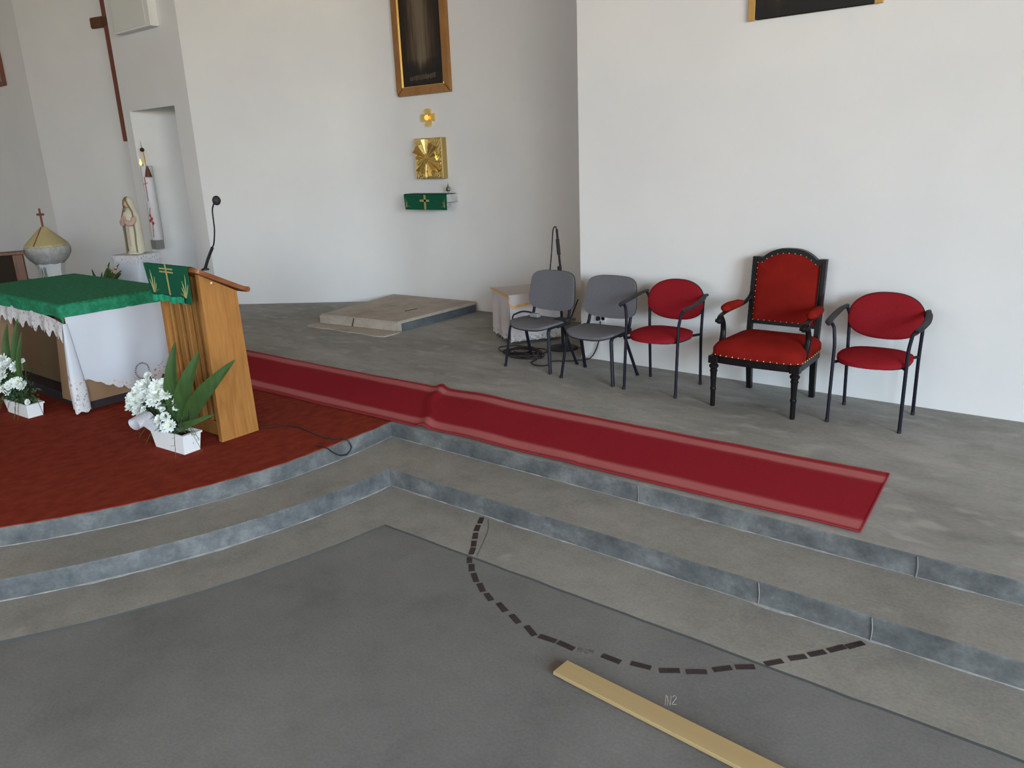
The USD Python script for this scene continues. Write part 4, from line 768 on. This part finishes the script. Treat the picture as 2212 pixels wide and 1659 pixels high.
for k in range(18):
    a = 2 * PI * k / 18 + rd.uniform(-.08, .08); L = rd.uniform(.17, .27); wd = rd.uniform(.018, .036); h = rd.uniform(.015, .055)
    d = np.array([math.cos(a), math.sin(a)]); n = np.array([-d[1], d[0]])
    tip = np.array([cx, cz]) + d * L; tip = np.clip(tip, (-.235, -.245), (.235, .245)); b0 = np.array([cx, cz]) + d * .05
    P = [(*(b0 + n * .008), -.1), (*(b0 - n * .008), -.1), (*(tip + n * wd), -.1), (*(tip - n * wd), -.1), (*b0, -.112), (*(tip + n * wd * .6), -.1 - h), (*(tip - n * wd * .9), -.1 - h * .3)]
    obj('ray', hull([(x, y, z) for x, z, y in P]), GOLD, tb, smooth=False)
obj('boss', hull([(cx + x, y, cz + z) for x, y, z in ((0, -.1, .085), (.055, -.1, 0), (0, -.1, -.09), (-.055, -.1, 0), (-.01, -.155, .0))]), GOLD, tb, smooth=False, label='raised diamond boss')
sh = thing('wall_shelf', 'pale stone shelf below the tabernacle', 'shelf', (-7.54, 7.87, 1.555))
obj('board', bx(-.40, .40, -.205, 0, -.10, 0, .004), MARBLE, sh)
obj('bracket', cat_([bx(x - .02, x + .02, -.15, 0, -.16, -.10, .003) for x in (-.25, .25)]), MARBLE, sh)
sc_ = thing('shelf_cloth', 'green cloth with gold cross hanging over the wall shelf', 'cloth', (-7.54, 7.87, 1.555))
G = []
for s in np.linspace(0, 1, 20):
    y, z = (-.02 - s / .45 * .192, .005) if s < .45 else (-.214, .005 - (s - .45) / .55 * .205)
    G.append([(-.40 + .795 * e_ + (.035 * max(0, s - .45) * (1 - e_)), y - .004 * math.sin(e_ * 14) * (s > .6), z + .012 * math.sin(PI * e_) * (s < .5) * 0) for e_ in np.linspace(0, 1, 30)])
obj('cloth', sheet(np.array(G), .004), GREEN_D, sc_, smooth=50)
yf = -.2185
obj('cross_emblem', cat_([bx(-.018, .018, yf - .002, yf, -.195, -.005, 0), bx(-.095, .08, yf - .002, yf, -.095, -.066, 0)]), EMBROIDER, sc_, smooth=False, label='gold cross')
for s, xx in ((1, -.36), (-1, .36)):
    obj('leaf_emblem', cat_([tube(catmull([(xx, yf, -.17), (xx + s * dx / 2, yf, -.17 + dz_ / 2 + .01), (xx + s * dx, yf, -.17 + dz_)], 4), [.006] * 5 + [.004, .003, .002, .001], 5, ry=.0015) for dx, dz_ in ((.0, .12), (.05, .07), (.09, .0), (.03, .09), (.07, .03))]), EMBROIDER, sc_)
vs = thing('cruet', 'small silver lidded vessel with a spire on the right end of the shelf', 'vessel', (-7.215, 7.775, 1.556))
obj('cup', lathe([(.001, 0), (.028, 0), (.024, .008), (.008, .018), (.012, .03), (.034, .05), (.036, .07), (.03, .078), (.001, .079)], 20), SILVER, vs); obj('lid', lathe([(.034, .078), (.02, .098), (.007, .105), (.009, .115), (.003, .125), (.001, .16)], 16), SILVER, vs)

# right-hand painting: gold side strips, only its foot in view
p2 = thing('painting', 'wide dark painting with gold side strips high on the wall behind the throne', 'painting', (-2.145, 6.45, 0))
obj('canvas', bx(-.44, .44, -.03, -.004, 2.953, 4.2, .002), painting_mat('oil_painting_wide', -.28, 2.965, .30), p2, smooth=False)
for s in (-1, 1): obj('frame_strip', bx(*sorted((s * .44, s * .495)), -.035, 0, 2.948, 4.2, .003), mat('gold_strip_%d' % (s + 1), (.52, .30, .085), .4, .4), p2)
obj('backing', bx(-.43, .43, -.02, 0, 2.95, 4.2, 0), DARKW, p2, smooth=False)

# ------------------------------------------------------------------ left: boxed panel, cross, candle, statue, font, plant, wooden bench, framed station
pn = thing('boxed_panel', 'white boxed panel mounted high on the wall over the niche', 'panel', (-12.03, 6.39, 3.965))
obj('case', bx(-.33, .72, -.135, -.002, 0, 1.1, .006), PLASTER, pn); obj('screen', bx(-.31, .60, -.142, -.135, .03, 1.1, .003), mat('panel_white', (.72, .74, .70)), pn)
fw = np.array([-3.4, -.83]); fw /= np.linalg.norm(fw)
rz_far = math.degrees(math.atan2(-fw[1], -fw[0]))
cs = thing('wall_cross', 'tall slim wooden cross on the distant wall, half hidden by the wall edge', 'cross', (-13.50, 6.70, 0), rz_far)
obj('upright', bx(.005, .115, -.045, -.004, 2.49, 4.95, .004), REDW, cs); obj('crossbeam', bx(-.30, .40, -.05, -.008, 4.245, 4.41, .02), BROWNW, cs)
cd = thing('paschal_candle', 'thick white paschal candle with red cross on a grey bracket in the niche', 'candle', (-12.37, 6.40, 0.82))
obj('candle', lathe([(.001, .11), (.088, .11), (.088, 1.25), (.08, 1.26), (.02, 1.262), (.001, 1.25)], 24), WAX, cd)
obj('bracket', bx(-.085, .075, -.085, .05, -.03, .11, .004), GREYST, cd, label='grey bracket under the candle'); obj('bracket_arm', tube([(-.04, .02, .04), (-.165, .085, .04)], .022, 8), GREYST, cd)
def on_c(a, z): return (.0895 * math.sin(a), -.0895 * math.cos(a), z)
sx = .5
obj('red_cross', cat_([tube([on_c(sx, .72), on_c(sx + .04, 1.09)], .010, 6, ry=.004), tube([on_c(sx - .4, .985), on_c(sx, .99), on_c(sx + .4, 1.0)], .010, 6, ry=.004)]), REDPAINT, cd)
obj('painted_lily', cat_([tube(catmull([on_c(sx - .05, .16), on_c(sx + .1, .35), on_c(sx - .1, .5), on_c(sx + .1, .62)], 6), .007, 6, ry=.004)] + [ball(on_c(sx + d, z), .018, (.8, .8, 1.6), 1) for d, z in ((-.25, .42), (.15, .45), (-.1, .5), (.25, .38))]), REDPAINT, cd)
obj('wick', cyl((-.03, -.03, 1.255), (-.03, -.03, 1.29), .004), DARKW, cd)
obj('flame', lathe([(.001, 0), (.018, .02), (.022, .045), (.012, .08), (.001, .11)], 12).apply_translation((-.035, -.06, 1.262)), FLAME, cd, label='bright candle flame')
obj('snuffer', lathe([(.001, 0), (.052, 0), (.05, .015), (.03, .10), (.012, .16), (.001, .165)], 16).apply_translation((.125, -.05, 1.09)), BROWNW, cd, label='dark brown cone near the top'); obj('snuffer_tube', cyl((.06, -.04, 1.32), (.045, -.04, 1.47), .014), GILT, cd); obj('knob', ball((.04, -.04, 1.50), .032, sub=2), BLACKP, cd); obj('spire', cyl((.04, -.04, 1.52), (.02, -.04, 1.64), .008, r1=.001), GREYST, cd)
obj('snuffer_arm', tube(catmull([(.06, -.04, 1.34), (.085, -.045, 1.28), (.125, -.05, 1.24)], 5), .006, 6), GILT, cd)

# statue on a draped pedestal
pd = thing('draped_pedestal', 'white draped pedestal under the statue', 'pedestal', (-10.93, 5.31, 0), 20)
obj('post', bx(-.19, .19, -.19, .19, 0, .88, .004), ALTARW, pd); obj('cover', bx(-.235, .235, -.225, .225, .88, .90, .004), LINEN, pd)
ring = []; a = np.linspace(0, 2 * PI, 161); sq = np.column_stack([np.sign(np.cos(a)) * np.abs(np.cos(a)) ** .28 * .232, np.sign(np.sin(a)) * np.abs(np.sin(a)) ** .28 * .222])
G = [[(x * (1 + .02 * w * math.sin(k * 2.1)), y * (1 + .02 * w * math.sin(k * 2.1 + 1)), .895 - w * .875) for w in np.linspace(0, 1, 8)] for k, (x, y) in enumerate(sq)]
obj('skirt', sheet(np.array(G), .003), LINEN, pd, smooth=50)
G = [[(x * 1.06, y * 1.06, .90 - w * (.09 + .02 * abs(math.sin(k * .32)))) for w in np.linspace(0, 1, 4)] for k, (x, y) in enumerate(sq)]
obj('lace_edge', sheet(np.array(G), .003), LACE, pd, smooth=50)
st = thing('statue', 'cream statue of a veiled praying woman with gold trimmed mantle', 'statue', (-10.93, 5.31, .901), 20)
UsdGeom.Xform(st).AddScaleOp().Set(Gf.Vec3f(.9, .9, .9))
body = cat_([lathe([(.001, 0), (.125, 0), (.125, .035), (.105, .04), (.11, .10), (.105, .25), (.10, .38), (.105, .48), (.115, .56), (.10, .62), (.05, .66), (.035, .69), (.001, .70)], 28, 1.0, .78)])
obj('robe', body, STATUE, st, smooth=50)
# mantle wraps from the head down both sides, open at the front
G = []
for z, rx, ry, op in ((.02, .145, .12, .75), (.15, .14, .115, .75), (.30, .135, .11, .72), (.45, .138, .112, .72), (.56, .135, .108, .70), (.64, .105, .088, .68), (.70, .075, .075, .72), (.76, .072, .08, .80), (.81, .064, .072, .86), (.845, .035, .045, .9), (.852, .008, .01, .95)):
    th_ = np.linspace(PI / 2 - PI * op * 1.0, PI / 2 + PI * op * 1.0, 36); G.append([(rx * math.cos(q), .012 + ry * math.sin(q), z) for q in th_])
G = np.array(G); obj('mantle', sheet(G, .008), STATUE, st, smooth=50)
for j in (0, -1): obj('mantle_trim', tube(G[:, j], .012, 6), TRIM, st, label='dark gold edge of the mantle')
hd = ball((0, -.02, .755), .052, (.86, .92, 1.2), 3)
v = np.asarray(hd.vertices); f = np.clip(-(v[:, 1] + .02) / .048, 0, 1); dx_, dz_ = v[:, 0], v[:, 2] - .755
v[:, 1] -= .011 * np.exp(-(dx_ / .008) ** 2 - ((dz_ + .006) / .016) ** 2) * f; v[:, 1] += .005 * (np.exp(-((np.abs(dx_) - .02) / .009) ** 2 - ((dz_ - .008) / .009) ** 2)) * f; v[:, 1] -= .004 * np.exp(-(dx_ / .014) ** 2 - ((dz_ + .03) / .007) ** 2) * f; hd.vertices = v
obj('head', hd, SKIN, st, smooth=60); obj('hair', tube(catmull([(-.036, -.045, .74), (-.03, -.055, .79), (0, -.05, .818), (.03, -.055, .79), (.036, -.045, .74)], 6), .012, 8), TRIM, st)
for s in (-1, 1):
    obj('sleeve', tube(catmull([(s * .085, .0, .58), (s * .10, -.06, .49), (s * .06, -.10, .46), (s * .025, -.115, .49)], 6), [.042] * 7 + [.04] * 6 + [.036] * 3 + [.034] * 3, 12), ROSE, st, smooth=60)
    hp = [hull([(s * .004, -.118, .49), (s * .016, -.112, .49), (s * .004, -.13, .52), (s * .014, -.125, .53), (s * .004, -.10, .51), (s * .015, -.10, .51)])] + [cyl((s * .008, -.104 - .0075 * q, .52), (s * .005, -.112 - .007 * q, .565 + (.006, .012, .010, 0)[q]), .0042, 7, .003) for q in range(4)] + [cyl((s * .012, -.103, .505), (s * .008, -.098, .54), .0045, 7, .0032)]
    obj('hand', cat_(hp), SKIN, st, smooth=40)
obj('sash', tube(catmull([(0.0, -.088, .50), (.012, -.09, .4), (.004, -.092, .25), (.012, -.092, .12)], 6), .012, 6, ry=.006), ROSE, st)

# font
fo = thing('baptismal_font', 'stone baptismal font with yellow conical lid and small cross', 'font', (-13.08, 5.0, 0), 22)
UsdGeom.Xform(fo).AddScaleOp().Set(Gf.Vec3f(.78, .78, 1))
obj('pedestal', lathe([(.001, 0), (.30, 0), (.30, .06), (.24, .1), (.235, .60), (.27, .70), (.001, .71)], 8), mat('font_white', (.70, .70, .68), .8), fo, smooth=25)
obj('bowl', lathe([(.001, .66), (.22, .67), (.34, .76), (.405, .85), (.415, .90), (.40, .955), (.37, .965), (.001, .96)], 36), STONE, fo, smooth=40)
obj('lid', lathe([(.395, .958), (.395, .985), (.30, 1.06), (.10, 1.21), (.05, 1.245), (.001, 1.25)], 12), FONTLID, fo, smooth=20)
obj('lid_seam', tube([(.02, -.06, 1.245), (.06, -.24, 1.10), (.09, -.385, .985)], .008, 6), REDW, fo)
obj('cross', cat_([bx(-.016, .016, -.012, .012, 1.24, 1.52, .003), bx(-.085, .085, -.012, .012, 1.415, 1.447, .003)]), REDW, fo)
let = []
for q in ([(-.02, .50), (.0, .66), (.02, .50)], [(-.012, .56), (.012, .56)], [(.05, .50), (.05, .66), (.09, .50), (.09, .66)]):
    for (a0, b0), (a1, b1) in zip(q, q[1:]): let.append(tube([(a0 + .02, -.238, b0), (a1 + .02, -.238, b1)], .009, 5, ry=.004))
obj('carved_letters', cat_(let), GREYST, fo, label='dark carved letters on the pedestal')

# leafy plant beside the pedestal
pl = thing('potted_plant', 'leafy potted plant with tiny pink flowers beside the draped pedestal', 'plant', (-10.80, 4.82, 0))
obj('planter', lathe([(.001, 0), (.09, 0), (.12, .42), (.13, .43), (.13, .46), (.115, .46), (.11, .42), (.001, .42)], 20), mat('planter', (.10, .085, .07)), pl, smooth=35)
rd = random.Random(21)
for k in range(13):
    a = rd.uniform(0, 2 * PI); r0 = rd.uniform(.05, .2); h = rd.uniform(.16, .34) if k > 1 else .12
    obj('leaf', big_leaf((0, 0, .42), (r0 * math.cos(a) - (.22 if k < 2 else .03), r0 * math.sin(a), .50 + h), .036, .05), mat('plant_leaf_%d' % k, (.05 + .03 * (k % 3), .085 + .02 * (k % 3), .03)) if k < 3 else LEAF, pl, smooth=60)
for k in range(6): obj('flower', ball((rd.uniform(0, .15), rd.uniform(-.1, .1), .70 + rd.uniform(0, .1)), .02, sub=1), ROSE, pl)

# dark wooden bench at the left edge
wb = thing('wooden_bench', 'dark brown panelled wooden bench end at the extreme left', 'bench', (-12.63, 3.92, 0), 65)
for x in (-.55, -.32, -.02, .40): obj('stile', bx(x, x + .13, 0, .05, 0, .93, .005), BROWNW, wb)
obj('top_rail', bx(-.60, .56, -.02, .16, .93, .975, .006), BROWNW, wb)
obj('bottom_rail', bx(-.55, .53, 0, .05, .0, .14, .005), BROWNW, wb)
obj('back_panel', bx(-.55, .53, .05, .08, .05, .93, .002), DARKW, wb); obj('side_panel', bx(.48, .53, .05, .14, 0, .93, .004), BROWNW, wb); obj('side_panel', bx(-.55, -.50, .05, .14, 0, .93, .004), BROWNW, wb)
obj('grey_panel', bx(-.17, -.04, .03, .052, .14, .93, .002), GREYST, wb)
fs = thing('framed_station', 'reddish wooden frame at the extreme left, only its corner in view', 'picture', (-16.93, 6.23, 3.60), -1.4)
obj('frame', cat_([bx(-.37, .37, -.05, 0, 0, .07, .005), bx(-.37, .37, -.05, 0, .78, .85, .005), bx(-.37, -.30, -.05, 0, .07, .78, .005), bx(.30, .37, -.05, 0, .07, .78, .005)]), REDW, fs)
obj('picture', bx(-.30, .30, -.02, 0, .07, .78, 0), mat('station_picture', (.30, .24, .18)), fs, smooth=False)
